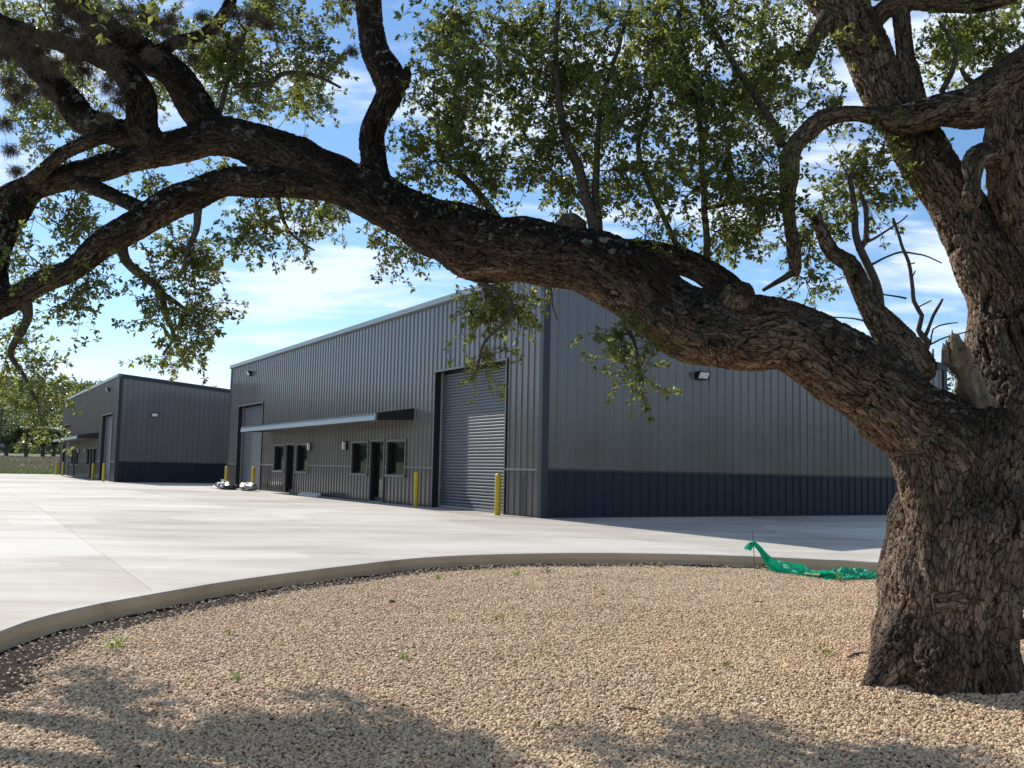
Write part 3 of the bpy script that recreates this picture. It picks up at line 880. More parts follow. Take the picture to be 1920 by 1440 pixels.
# limbs traced as (photo x, photo y, width in photo pixels, depth in metres)
TD = 8.25
LIMBS = {
 'trunk': [(1772, 1360, 300, 8.25), (1774, 1275, 268, 8.25), (1770, 1215, 250, 8.25), (1777, 1150, 250, 8.25), (1782, 1080, 250, 8.25), (1802, 1000, 242, 8.25), (1812, 930, 230, 8.25), (1822, 860, 200, 8.25), (1840, 800, 150, 8.28)],
 'limb_main': [(1838, 1030, 120, 8.3), (1822, 940, 170, 8.25), (1768, 845, 172, 8.22), (1694, 776, 152, 8.2), (1618, 712, 144, 8.2), (1530, 655, 138, 8.22), (1462, 628, 128, 8.25), (1378, 622, 142, 8.3), (1304, 602, 138, 8.35), (1240, 575, 126, 8.4), (1175, 526, 128, 8.47), (1095, 487, 120, 8.55), (1005, 472, 110, 8.65), (898, 466, 132, 8.8), (838, 432, 112, 8.9), (757, 396, 90, 9.0), (673, 354, 86, 9.1), (570, 312, 88, 9.2), (480, 270, 76, 9.25), (417, 258, 72, 9.3), (335, 272, 62, 9.35), (270, 291, 52, 9.4), (200, 312, 48, 9.45), (130, 331, 46, 9.5), (60, 350, 46, 9.5), (0, 372, 44, 9.5), (-90, 410, 38, 9.5), (-190, 430, 28, 9.6)],
 'limb_low': [(640, 348, 60, 9.1), (560, 343, 58, 9.1), (480, 341, 56, 9.05), (410, 345, 50, 9.05), (350, 369, 60, 9.0), (300, 395, 60, 9.0), (250, 424, 54, 9.0), (190, 458, 48, 9.05), (140, 500, 44, 9.1), (82, 528, 42, 9.15), (37, 552, 44, 9.2), (-10, 572, 50, 9.2), (-80, 610, 40, 9.2), (-170, 620, 28, 9.3)],
 'limb_cross': [(275, 398, 32, 9.0), (222, 372, 27, 9.2), (172, 350, 30, 9.4), (130, 335, 30, 9.5)],
 'limb_u1': [(420, 262, 60, 9.3), (380, 220, 64, 9.35), (348, 168, 58, 9.4), (318, 135, 54, 9.5), (270, 104, 58, 9.6), (225, 78, 56, 9.7), (160, 25, 46, 9.8), (90, -40, 40, 9.9), (20, -130, 30, 10.0)],
 'limb_u1b': [(285, 108, 30, 9.6), (330, 78, 24, 9.6), (368, 69, 22, 9.6), (405, 45, 22, 9.65), (432, 5, 20, 9.7), (450, -60, 16, 9.8)],
 'limb_u2': [(295, 280, 44, 9.35), (268, 238, 54, 9.3), (267, 185, 58, 9.25), (240, 140, 50, 9.2), (203, 112, 42, 9.2), (140, 90, 34, 9.2), (50, 60, 30, 9.3), (-60, 20, 26, 9.3)],
 'limb_u3': [(255, 270, 40, 9.4), (205, 245, 52, 9.4), (160, 224, 54, 9.45), (127, 187, 52, 9.5), (97, 155, 45, 9.55), (62, 122, 40, 9.6), (20, 70, 36, 9.7), (-30, 10, 30, 9.8), (-60, -70, 26, 9.9)],
 'limb_x2': [(235, 236, 30, 9.4), (180, 260, 28, 9.2), (120, 287, 26, 9.2), (88, 315, 26, 9.25), (58, 338, 26, 9.4)],
 'limb_l1': [(60, 352, 44, 9.5), (34, 392, 44, 9.45), (12, 430, 42, 9.4), (-4, 475, 40, 9.3), (-6, 520, 38, 9.25), (4, 560, 36, 9.2)],
 'limb_v': [(712, 370, 64, 9.1), (702, 314, 52, 9.15), (698, 256, 47, 9.2), (711, 214, 46, 9.2), (730, 172, 50, 9.2), (724, 138, 58, 9.25), (704, 100, 52, 9.3), (697, 60, 50, 9.35), (692, 15, 48, 9.4), (686, -60, 46, 9.5), (660, -170, 40, 9.6), (600, -300, 32, 9.7)],
 'limb_hook': [(728, 172, 34, 9.2), (752, 160, 26, 9.18), (762, 142, 20, 9.17), (764, 126, 13, 9.17)],
 'limb_s': [(1400, 592, 60, 8.35), (1366, 548, 58, 8.45), (1344, 526, 55, 8.55), (1302, 500, 50, 8.65), (1250, 484, 48, 8.7), (1192, 474, 46, 8.65), (1130, 470, 44, 8.6)],
 'stem_r': [(1845, 960, 190, 8.4), (1888, 850, 196, 8.5), (1914, 755, 186, 8.6), (1912, 660, 172, 8.65), (1880, 560, 140, 8.7), (1832, 462, 112, 8.8), (1794, 382, 100, 8.9), (1745, 305, 92, 9.0), (1692, 232, 86, 9.1), (1652, 164, 82, 9.2), (1630, 110, 80, 9.25), (1601, 50, 80, 9.3), (1564, 0, 84, 9.4), (1520, -70, 80, 9.5), (1470, -180, 66, 9.7), (1400, -320, 46, 9.9)],
 'stem_r2': [(1930, 600, 110, 8.65), (1948, 510, 96, 8.6), (1930, 425, 92, 8.5), (1904, 345, 90, 8.45), (1894, 270, 84, 8.4), (1890, 205, 72, 8.4), (1860, 165, 44, 8.45)],
 'burl_stub': [(1872, 290, 54, 8.4), (1842, 290, 44, 8.3), (1826, 302, 40, 8.25), (1823, 345, 26, 8.23), (1821, 378, 36, 8.22), (1818, 392, 16, 8.22)],
 'limb_h': [(2120, 40, 100, 8.3), (2010, 95, 100, 8.35), (1920, 140, 97, 8.4), (1838, 194, 80, 8.5), (1760, 209, 58, 8.6), (1690, 228, 52, 8.65), (1640, 219, 34, 8.65), (1590, 213, 29, 8.65), (1545, 221, 35, 8.6), (1515, 247, 37, 8.6), (1492, 270, 34, 8.58), (1481, 294, 36, 8.57), (1478, 331, 36, 8.55), (1476, 370, 28, 8.55), (1480, 408, 24, 8.55), (1486, 447, 24, 8.55), (1490, 484, 27, 8.55), (1492, 513, 20, 8.55)],
 'limb_h2': [(1722, 200, 34, 9.1), (1712, 160, 32, 9.1), (1698, 97, 32, 9.15), (1690, 20, 30, 9.2), (1684, -60, 28, 9.3), (1670, -180, 22, 9.4)],
 'limb_top_r': [(1612, 70, 40, 9.3), (1680, 5, 34, 9.2), (1760, 8, 30, 9.1), (1830, 10, 28, 9.1), (1900, -10, 26, 9.1), (1980, -60, 20, 9.2)],
 'limb_hookr': [(1560, 30, 44, 9.35), (1536, 60, 34, 9.3), (1520, 88, 28, 9.25), (1508, 118, 30, 9.22), (1490, 108, 26, 9.2), (1462, 108, 18, 9.2), (1440, 118, 13, 9.2)],
 'limb_k': [(1722, 700, 76, 8.25), (1690, 655, 74, 8.3), (1660, 616, 58, 8.35), (1630, 578, 40, 8.4), (1612, 537, 36, 8.42), (1592, 494, 33, 8.45), (1562, 476, 30, 8.5), (1542, 440, 25, 8.5), (1531, 404, 18, 8.5)],
 'root_flare': [(1706, 1175, 84, 8.1), (1676, 1235, 80, 8.03), (1650, 1276, 56, 7.96), (1618, 1302, 28, 7.9)],
 'root_flare2': [(1840, 1200, 90, 8.1), (1852, 1265, 76, 8.0), (1862, 1310, 40, 7.9)],
 'root_flare3': [(1762, 1190, 110, 8.0), (1752, 1262, 96, 7.82), (1744, 1310, 44, 7.68)],
 'fork_web': [(1730, 830, 110, 8.2), (1752, 900, 120, 8.12), (1768, 980, 130, 8.08), (1775, 1070, 120, 8.08)],
 'side_stub': [(1870, 1180, 60, 8.25), (1915, 1178, 38, 8.2), (1950, 1172, 30, 8.2)],
 'buttress': [(1752, 990, 60, 8.0), (1752, 1060, 70, 7.92), (1768, 1150, 60, 7.9)],
 'burl_trunk': [(1752, 1125, 76, 7.95), (1790, 1122, 84, 7.87), (1822, 1118, 60, 7.9)],
 'burl_limb_a': [(1255, 610, 66, 8.25), (1240, 592, 60, 8.18), (1228, 578, 40, 8.2)],
 'burl_limb_b': [(1370, 585, 70, 8.2), (1385, 560, 66, 8.12), (1398, 545, 40, 8.15)],
 'burl_limb_c': [(1345, 650, 80, 8.2), (1350, 675, 50, 8.2)],
}
SK_P, SK_R, SK_ID, SK_S, SK_N, SK_B = [], [], [], [], [], []
tree = empty('oak_tree', (3.55, 8.25, gz(3.55, 8.25)))
tag(tree, 'old live oak with a long arching limb and rough bark on the gravel island', 'tree')
T0 = Vector(tree.location)
MB_all = MB()
names = list(LIMBS)
for li, nm in enumerate(names):
    raw = LIMBS[nm]
    P = np.array([np.append(at(x, y, d), w * 0.5 * np.linalg.norm(at(x, y, d) - np.array([0, 0, CAMZ])) / math.hypot(FPX, x - 960, y - 720)) for x, y, w, d in [(a_, b_, c_, push(a_, d_)) for a_, b_, c_, d_ in raw]])
    Q = catmull(P, 0.07)
    R = np.maximum(Q[:, 3], 0.02)
    s = np.concatenate([[0], np.cumsum(np.linalg.norm(np.diff(Q[:, :3], axis=0), axis=1))])
    for i in range(len(Q)):
        taper = min(1, s[i] / 0.3) * min(1, (s[-1] - s[i]) / 0.3)
        if not nm.startswith(('trunk', 'root', 'burl', 'butt', 'fork')):
            o = noise.noise_vector(Vector((s[i] * 2.2, li * 7.3, 0))) * 0.16 * R[i] * taper
            Q[i, :3] += np.array(o)
        R[i] *= 1 + 0.10 * noise.noise(Vector((s[i] * 2.7, li * 3.1, 5)))
    T, N, B = frames(Q[:, :3])
    for i in range(len(Q)):
        SK_P.append(Q[i, :3]); SK_R.append(R[i]); SK_ID.append(li); SK_S.append(s[i] + li * 11.7); SK_N.append(N[i]); SK_B.append(B[i])
    # rounded ends
    Pq = np.vstack([Q[0, :3] - T[0] * R[0] * 0.5, Q[:, :3], Q[-1, :3] + T[-1] * R[-1] * 0.5]); Rq = np.concatenate([[R[0] * 0.55], R, [R[-1] * 0.5]])
    MB_all.tube(Pq, Rq, 20)
SK_P = np.array(SK_P); SK_R = np.array(SK_R); SK_ID = np.array(SK_ID); SK_S = np.array(SK_S); SK_N = np.array(SK_N); SK_B = np.array(SK_B)
tmp = MB_all.build('oak_wood', m_bark)
rm = tmp.modifiers.new('r', 'REMESH'); rm.mode = 'VOXEL'; rm.voxel_size = 0.0142
sm_ = tmp.modifiers.new('s', 'SMOOTH'); sm_.factor = 0.5; sm_.iterations = 20
dg = bpy.context.evaluated_depsgraph_get(); dg.update()
wood = bpy.data.meshes.new_from_object(tmp.evaluated_get(dg))
bpy.data.objects.remove(tmp)
nv = len(wood.vertices)
co = np.empty(nv * 3); wood.vertices.foreach_get('co', co); co = co.reshape(-1, 3)
no = np.empty(nv * 3); wood.vertices.foreach_get('normal', no); no = no.reshape(-1, 3)
near = np.empty(nv, int); near2 = np.empty(nv, int); gap = np.empty(nv)
_c = SK_P.mean(0); _b = (SK_P - _c).astype(np.float32); _b2 = (_b ** 2).sum(1); _rr = SK_R.astype(np.float32)
_st = np.concatenate([[0], np.nonzero(np.diff(SK_ID))[0] + 1, [len(SK_ID)]])
for i in range(0, nv, 20000):
    _a = (co[i:i + 20000] - _c).astype(np.float32)
    _d = np.sqrt(np.maximum((_a ** 2).sum(1)[:, None] + _b2[None] - 2 * _a @ _b.T, 0)) - _rr[None]
    _m = np.minimum.reduceat(_d, _st[:-1], axis=1); _o = np.argpartition(_m, 1, axis=1)[:, :2]
    _q = np.arange(len(_a)); _sw = _m[_q, _o[:, 0]] > _m[_q, _o[:, 1]]
    _l1 = np.where(_sw, _o[:, 1], _o[:, 0]); _l2 = np.where(_sw, _o[:, 0], _o[:, 1])
    gap[i:i + 20000] = _m[_q, _l2] - _m[_q, _l1]
    near[i:i + 20000] = np.argmin(_d, axis=1)
    _e = _d.copy()
    for k in range(len(_st) - 1):
        r_ = np.nonzero(_l2 == k)[0]
        if len(r_): near2[i + r_] = _st[k] + np.argmin(_d[r_, _st[k]:_st[k + 1]], axis=1)
sst = lambda x, a, b: (lambda t: t * t * (3 - 2 * t))(np.clip((x - a) / (b - a), 0, 1))
def bark_field(co, near):
    rel = co - SK_P[near]
    ax = np.cross(SK_N[near], SK_B[near])      # axial offset keeps the coordinate continuous along a limb
    bark = np.stack([SK_S[near] + np.sum(rel * ax, 1), np.sum(rel * SK_N[near], 1) + SK_ID[near] * 3.1, np.sum(rel * SK_B[near], 1)], 1)
    rr = SK_R[near]
    amp = np.minimum(1.0, rr / 0.2)
    sc = np.where(rr > 0.17, 1.0, 1.35)[:, None]
    q0 = bark * np.array([0.3, 1, 1]) * 9.0 * sc
    W = np.stack([pnoise(q0, 3), pnoise(q0, 4), pnoise(q0, 5)], 1)
    aniso = lambda k, f, warp: bark * np.array([k, 1, 1]) * f * sc + warp * W
    f1 = np.abs(pnoise(aniso(0.17, 15.0, 1.3), 11))          # long furrows
    f2 = np.abs(pnoise(aniso(0.24, 29.0, 1.5), 12))          # shorter cracks
    f3 = np.abs(pnoise(aniso(1.0, 15.0, 1.3), 13))           # cross breaks
    fl = pnoise(aniso(0.45, 36.0, 1.2), 14)
    e1 = sst(f1, 0.0, 0.13); e2 = sst(f2, 0.0, 0.13); e3 = sst(f3, 0.0, 0.09)
    fur = np.clip(e1 * (0.35 + 0.65 * e2) * (0.55 + 0.45 * e3) + 0.12 * fl, 0, 1)
    lump = pnoise(bark * np.array([1.3, 2.6, 2.6]), 21); lump2 = pnoise(bark * np.array([3.4, 6.0, 6.0]), 22)
    disp = amp * ((fur - 0.6) * 0.030 + fl * 0.009) + np.minimum(rr, 0.3) * (0.10 * lump + 0.05 * lump2)
    return bark, fur, lump, disp
bark, fur, lump, disp = bark_field(co, near)
bl = np.nonzero(gap < 0.10)[0]                               # blend the relief where two limbs meet
if len(bl):
    _bk, f_b, l_b, d_b = bark_field(co[bl], near2[bl])
    w_b = 0.5 * (1 - sst(gap[bl], 0.0, 0.10))
    fur[bl] = fur[bl] * (1 - w_b) + f_b * w_b; disp[bl] = disp[bl] * (1 - w_b) + d_b * w_b; lump[bl] = lump[bl] * (1 - w_b) + l_b * w_b
lv = pnoise(bark * 1.1 + 9.0, 31) * 0.5 + 0.5
lich = np.clip((lv - 0.36) * 4, 0, 1) * (0.35 + 0.65 * np.clip(no[:, 2] * 0.7 + 0.3, 0, 1)) * fur
lich[SK_ID[near] == 0] *= 0.3
# darker, more lichened bark on upper sides and limbs further left; browner elsewhere
upper = np.clip((3.0 - SK_P[near][:, 0]) / 3.6, 0, 1)
dark = np.clip(0.10 + 0.72 * upper + 0.62 * no[:, 2] + 0.45 * lump, 0, 1)
lich = np.clip(lich * (0.6 + 0.8 * dark), 0, 1)
co2 = co + no * disp[:, None]
# split the one skin into trunk and limbs by the nearest axis
nf = len(wood.polygons)
fv = [tuple(p.vertices) for p in wood.polygons]
fid = np.array([np.bincount([SK_ID[near[k]] for k in f]).argmax() for f in fv])
merge = {'fork_web': 'trunk', 'root_flare': 'trunk', 'root_flare2': 'trunk', 'root_flare3': 'trunk', 'buttress': 'trunk', 'burl_trunk': 'trunk', 'side_stub': 'trunk',
         'burl_limb_a': 'limb_main', 'burl_limb_b': 'limb_main', 'burl_limb_c': 'limb_main', 'limb_hook': 'limb_v', 'limb_cross': 'limb_low', 'limb_u1b': 'limb_u1'}
grp = {}
for li, nm in enumerate(names):
    grp.setdefault(merge.get(nm, nm), []).append(li)
vnorm = no
for nm, ids in grp.items():
    sel = np.nonzero(np.isin(fid, ids))[0]
    if len(sel) == 0: continue
    used = np.unique([k for f in sel for k in fv[f]])
    mp = np.full(nv, -1); mp[used] = np.arange(len(used))
    me = bpy.data.meshes.new('bark')
    me.from_pydata((co2[used] - np.array(T0)).tolist(), [], [tuple(int(mp[k]) for k in fv[f]) for f in sel])
    me.polygons.foreach_set('use_smooth', [True] * len(me.polygons))
    a = me.attributes.new('bark', 'FLOAT_VECTOR', 'POINT'); a.data.foreach_set('vector', bark[used].ravel())
    a = me.attributes.new('furrow', 'FLOAT', 'POINT'); a.data.foreach_set('value', fur[used])
    a = me.attributes.new('black', 'FLOAT', 'POINT'); a.data.foreach_set('value', dark[used])
    a = me.attributes.new('lichen', 'FLOAT', 'POINT'); a.data.foreach_set('value', lich[used])
    me.materials.append(m_bark)
    o = bpy.data.objects.new('trunk' if nm == 'trunk' else ('stem' if nm.startswith('stem') else ('burl' if nm.startswith('burl') else 'limb')), me)
    col.objects.link(o); o.parent = tree
bpy.data.meshes.remove(wood)

def px_path(lst):
    return np.array([np.append(at(x, y, push(x, d)), w * 0.5 * d / FPX) for x, y, w, d in lst])
# slim stems and dead twigs growing from the limbs
NODE_P, NODE_R = [p for p in SK_P], [r for r in SK_R]
STEMS = [
 [(1118, 440, 30, 8.55), (1106, 392, 23, 8.6), (1089, 330, 20, 8.65), (1067, 273, 18, 8.7), (1052, 212, 15, 8.75), (1042, 106, 12, 8.85), (1047, 0, 10, 8.95), (1052, -90, 8, 9.1)],
 [(1122, 430, 18, 8.6), (1118, 320, 14, 8.7), (1123, 248, 12, 8.8), (1130, 177, 10, 8.9), (1160, 90, 8, 9.0), (1180, 10, 7, 9.1)],
 [(945, 425, 20, 8.75), (928, 400, 17, 8.8), (907, 372, 16, 8.85), (879, 340, 14, 8.9), (840, 308, 12, 9.0), (815, 270, 8, 9.1)],
 [(1650, 600, 22, 8.35), (1645, 545, 18, 8.4), (1624, 490, 16, 8.45), (1605, 440, 14, 8.5), (1600, 389, 13, 8.55), (1594, 330, 10, 8.6)],
 [(1610, 470, 12, 8.48), (1625, 447, 11, 8.5), (1619, 389, 9, 8.55), (1610, 350, 7, 8.6)],
 [(1325, 520, 16, 8.6), (1322, 420, 13, 8.65), (1318, 330, 12, 8.7), (1310, 230, 11, 8.8), (1290, 120, 9, 8.95), (1270, 20, 8, 9.1)],
 [(1450, 380, 16, 8.6), (1400, 375, 14, 8.65), (1360, 382, 10, 8.7), (1310, 395, 7, 8.8)],
 [(1468, 275, 20, 8.6), (1450, 235, 18, 8.65), (1425, 190, 15, 8.75), (1370, 110, 12, 8.9), (1330, 40, 10, 9.0), (1290, -60, 8, 9.1)],
 [(1492, 505, 16, 8.55), (1470, 522, 12, 8.55), (1430, 545, 7, 8.55)],
 [(1290, 500, 12, 8.65), (1200, 300, 10, 8.8), (1215, 200, 9, 8.9), (1250, 80, 8, 9.1)],
 [(405, 235, 12, 9.35), (418, 190, 11, 9.45), (440, 110, 10, 9.55), (470, 40, 8, 9.6), (520, -30, 7, 9.7)],
 [(440, 160, 12, 9.5), (500, 158, 12, 9.5), (535, 138, 10, 9.5), (590, 140, 8, 9.5), (640, 165, 5, 9.5)],
 [(225, 450, 28, 9.05), (238, 490, 20, 9.1), (270, 520, 18, 9.15), (300, 545, 15, 9.2), (312, 600, 11, 9.25), (325, 630, 8, 9.3), (305, 665, 5, 9.3)],
 [(298, 545, 13, 9.2), (325, 565, 10, 9.2), (352, 588, 6, 9.2)],
 [(45, 560, 30, 9.2), (52, 590, 20, 9.25), (40, 620, 17, 9.3), (20, 660, 13, 9.35), (40, 700, 9, 9.35), (70, 750, 6, 9.35)],
 [(370, 390, 18, 9.0), (368, 430, 14, 9.0), (350, 480, 9, 9.0), (345, 520, 6, 9.0)],
 [(520, 365, 12, 9.1), (528, 400, 9, 9.1), (545, 440, 6, 9.1), (590, 470, 4, 9.1)],
 [(905, 530, 12, 8.7), (955, 560, 9, 8.65), (950, 600, 7, 8.6), (910, 640, 5, 8.6), (895, 690, 4, 8.6)],
 [(1165, 600, 11, 8.35), (1190, 640, 7, 8.3), (1195, 690, 5, 8.3), (1190, 720, 3, 8.3)],
 [(1765, 175, 12, 8.6), (1785, 130, 10, 8.6), (1790, 90, 8, 8.65), (1760, 40, 6, 8.7)],
 [(1850, 165, 14, 8.5), (1815, 150, 12, 8.5), (1800, 128, 6, 8.5)],
]
for st in STEMS:
    Q = catmull(px_path(st), 0.06)
    for i in range(len(Q)): Q[i, :3] += np.array(noise.noise_vector(Vector(Q[i, :3] * 3.0))) * 0.02
    v, f = tube_geo(Q[:, :3] - np.array(T0), np.maximum(Q[:, 3], 0.006), 7)
    mesh_obj('branch', v, f, m_twig, tree, True)
    for q in Q: NODE_P.append(q[:3]); NODE_R.append(q[3])
DEAD = [
 [(1728, 690, 24, 8.3), (1732, 660, 18, 8.32), (1737, 640, 15, 8.34), (1722, 618, 10, 8.36), (1728, 592, 9, 8.37), (1714, 565, 8, 8.38), (1706, 506, 7, 8.4), (1694, 467, 6, 8.42), (1675, 410, 5, 8.45)],
 [(1733, 632, 8, 8.34), (1744, 607, 6, 8.3), (1757, 580, 6, 8.28), (1767, 560, 4, 8.25)],
 [(1740, 648, 4, 8.32), (1775, 632, 3, 8.28), (1825, 619, 2.4, 8.25)],
 [(1745, 644, 3, 8.32), (1749, 617, 3, 8.3), (1775, 608, 3, 8.28), (1796, 606, 2, 8.27)],
 [(1612, 460, 7, 8.48), (1640, 448, 5, 8.46), (1664, 431, 4, 8.45), (1690, 415, 3, 8.44), (1703, 404, 2.4, 8.44)],
 [(1626, 500, 6, 8.45), (1655, 485, 4, 8.42), (1690, 473, 4, 8.4), (1730, 478, 3, 8.4), (1766, 493, 2.4, 8.4)],
 [(1700, 560, 4, 8.4), (1660, 552, 3, 8.4), (1630, 540, 3, 8.42)],
 [(1675, 640, 5, 8.35), (1640, 610, 4, 8.3), (1600, 596, 3, 8.3), (1560, 594, 2.4, 8.3)],
 [(1700, 498, 3, 8.4), (1716, 493, 2.4, 8.38)], [(1709, 520, 3, 8.4), (1716, 508, 2.4, 8.4)], [(1722, 575, 3, 8.37), (1746, 563, 2.4, 8.35)],
 [(1034, 540, 4, 8.6), (1036, 570, 3, 8.6), (1045, 600, 2.4, 8.6)],
]
for st in DEAD:
    Q = catmull(px_path(st), 0.05)
    for i in range(len(Q)): Q[i, :3] += np.array(noise.noise_vector(Vector(Q[i, :3] * 6.0))) * 0.012
    v, f = tube_geo(Q[:, :3] - np.array(T0), np.maximum(Q[:, 3], 0.0045), 6)
    tag(mesh_obj('dead_twig', v, f, m_twig, tree, True))
# broken pale stump of a lost limb, and a sawn knot on the big limb
def knotty(name, path, mat, seed, amp, n=22):
    Q = catmull(px_path(path), 0.03)
    v, f = tube_geo(Q[:, :3] - np.array(T0), Q[:, 3], n)
    v = [tuple(Vector(p) + noise.noise_vector(Vector(p) * 9 + Vector((seed, 0, 0))) * amp + noise.noise_vector(Vector(p) * 30) * amp * 0.35) for p in v]
    return mesh_obj(name, v, f, mat, tree, True)
tag(knotty('broken_stump', [(1842, 780, 70, 8.2), (1824, 738, 56, 8.13), (1810, 705, 46, 8.1), (1800, 678, 44, 8.08), (1793, 656, 40, 8.07), (1790, 642, 24, 8.07), (1787, 628, 6, 8.07)], m_dead, 1, 0.06), 'pale broken stump of a lost limb')
sp_ = MB()
for q in range(9):
    b0 = at(1772 + q * 5, 664 - 2 * abs(q - 4), 8.06 + 0.03 * (q % 3 - 1)) - np.array(T0); hh = [0.06, 0.10, 0.15, 0.2, 0.17, 0.13, 0.09, 0.07, 0.04][q]
    sp_.tube([b0 - np.array([0, 0, 0.12]), b0, b0 + np.array([0.01 * (q - 4) * 0.4, 0, hh])], [0.034, 0.028, 0.003], 5)
tag(sp_.build('splinters', m_dead, tree), kind='stuff')
knot = MB()
V, F = [], []
c0 = at(1068, 432, push(1070, 8.56)); ax_ = Vector(np.array([0, 0, CAMZ + 0.6]) - c0).normalized(); t1 = ax_.orthogonal().normalized(); t2 = ax_.cross(t1)
rings = [(0.0, 0.02), (0.05, 0.024), (0.09, 0.035), (0.125, 0.04), (0.155, 0.0), (0.165, -0.07), (0.16, -0.2)]
for r_, h in rings:
    for j in range(28):
        a = j * 2 * math.pi / 28
        p = Vector(c0 - np.array(T0)) + (t1 * math.cos(a) + t2 * math.sin(a) * 0.92) * r_ + ax_ * (h + 0.05)
        p += noise.noise_vector(p * 14) * 0.026 + noise.noise_vector(p * 40) * 0.008
        V.append(tuple(p))
for i in range(len(rings) - 1):
    for j in range(28):
        k = (j + 1) % 28; F.append((i * 28 + j, i * 28 + k, (i + 1) * 28 + k, (i + 1) * 28 + j))
tag(mesh_obj('sawn_knot', V, F, m_knot, tree, True), 'pale round healed cut on the big limb')

# ---- foliage: branches grown from the limbs to the places where leaves hang
# (photo x, photo y, half width, half height, density, depth)
BLOBS = [
 (330, 50, 330, 85, 1.3, 10.6), (200, 150, 120, 80, 0.8, 10.8), (520, 95, 130, 100, 1.3, 9.9), (575, 165, 85, 50, 1.1, 12.5), (485, 205, 75, 38, 1.2, 12.3), (60, 190, 95, 120, 1.3, 12.4), (150, 290, 140, 45, 1.3, 11.9), (625, 35, 50, 45, 0.9, 9.6), (30, 60, 110, 80, 1.2, 10.4), (390, 170, 50, 60, 1.0, 12.4),
 (290, 335, 90, 24, 0.55, 9.5), (90, 425, 90, 45, 0.8, 9.9), (25, 490, 60, 45, 0.7, 9.5), (165, 420, 70, 45, 0.7, 10.0), (320, 440, 85, 45, 0.7, 9.3),
 (330, 520, 75, 70, 1.1, 9.25), (335, 610, 80, 70, 1.15, 9.3), (300, 670, 60, 30, 0.9, 9.3), (400, 585, 40, 40, 0.6, 9.25), (385, 480, 50, 40, 0.8, 9.1), (430, 455, 70, 45, 0.75, 9.15), (505, 435, 65, 55, 0.75, 9.1), (570, 400, 60, 35, 0.7, 9.1), (470, 395, 60, 22, 0.6, 9.1),
 (110, 565, 65, 25, 0.8, 9.3), (50, 610, 70, 55, 0.6, 9.35), (55, 690, 75, 55, 0.6, 9.4), (95, 640, 35, 55, 0.35, 9.35), (30, 745, 45, 25, 0.5, 9.4), (65, 797, 30, 8, 0.6, 9.4),
 (215, 520, 45, 30, 0.55, 9.2), (160, 545, 30, 16, 0.5, 9.2),
 (835, 95, 70, 70, 1.0, 9.1), (905, 50, 110, 60, 1.1, 9.2), (960, 150, 150, 110, 1.0, 9.0), (1105, 95, 140, 105, 1.2, 9.2), (1005, 285, 160, 80, 1.0, 8.95), (855, 300, 95, 50, 0.95, 9.0), (795, 250, 50, 50, 0.75, 9.1), (830, 190, 70, 45, 0.9, 9.1), (1185, 205, 150, 130, 1.0, 9.0), (1250, 55, 170, 80, 1.05, 9.3), (1180, 345, 130, 55, 0.95, 8.8), (905, 380, 55, 28, 0.65, 8.9), (765, 315, 35, 28, 0.6, 9.1), (740, 490, 55, 26, 0.9, 9.55), (795, 500, 40, 24, 0.9, 9.5), (1040, 370, 60, 30, 0.55, 8.8),
 (1355, 150, 120, 130, 1.0, 9.0), (1330, 305, 120, 95, 0.95, 8.85), (1335, 425, 95, 50, 0.95, 8.8), (1450, 150, 70, 70, 1.0, 9.0), (1430, 55, 90, 55, 1.1, 9.2), (1415, 400, 55, 70, 0.95, 8.7), (1240, 420, 60, 30, 0.7, 8.75), (1420, 290, 50, 50, 0.9, 8.7),
 (1560, 335, 75, 55, 0.95, 8.8), (1555, 420, 60, 50, 0.75, 8.7), (1545, 545, 55, 30, 0.75, 8.5), (1500, 480, 40, 40, 0.6, 8.6), (1645, 300, 65, 50, 1.1, 8.95), (1725, 325, 40, 35, 0.7, 8.95), (1625, 400, 40, 35, 0.45, 8.6), (1560, 72, 34, 25, 0.8, 9.1), (1800, 55, 90, 50, 1.5, 9.4), (1850, 105, 70, 40, 1.3, 9.4), (1755, 110, 50, 50, 1.0, 9.3), (1885, 40, 50, 40, 1.4, 9.4), (1540, 170, 60, 40, 0.45, 8.9), (1905, 270, 20, 40, 0.7, 8.9), (1500, 200, 45, 30, 0.7, 8.8), (1880, 110, 40, 40, 0.6, 8.9),
 (505, 350, 60, 20, 2.2, 11.1), (600, 368, 50, 20, 2.2, 11.0), (700, 395, 55, 20, 2.4, 10.8), (800, 432, 45, 18, 2.2, 10.6), (390, 318, 55, 20, 1.8, 11.2), (640, 382, 60, 18, 1.8, 11.3), (880, 445, 55, 18, 2.2, 10.4),  # sprays added out of sight behind the limbs to throw shade on the gravel
 (930, 552, 60, 28, 1.5, 9.0), (890, 610, 40, 36, 1.6, 9.0), (955, 610, 42, 38, 0.9, 8.95), (1005, 588, 38, 34, 0.8, 8.9), (890, 672, 28, 22, 1.8, 9.0), (1190, 625, 26, 30, 1.0, 8.3), (1190, 690, 24, 30, 1.6, 8.3), (1160, 660, 22, 20, 0.7, 8.3),
]
LEAF = {'v': np.array([(0, 0, 0), (-0.28, 0.55, 0.07), (0.28, 0.55, 0.07), (0, 1.0, -0.08), (0, 0.52, -0.02)]),
        'f': [(0, 4, 1), (0, 2, 4), (1, 4, 3), (4, 2, 3)]}
def unit(v): return v / (np.linalg.norm(v) + 1e-9)
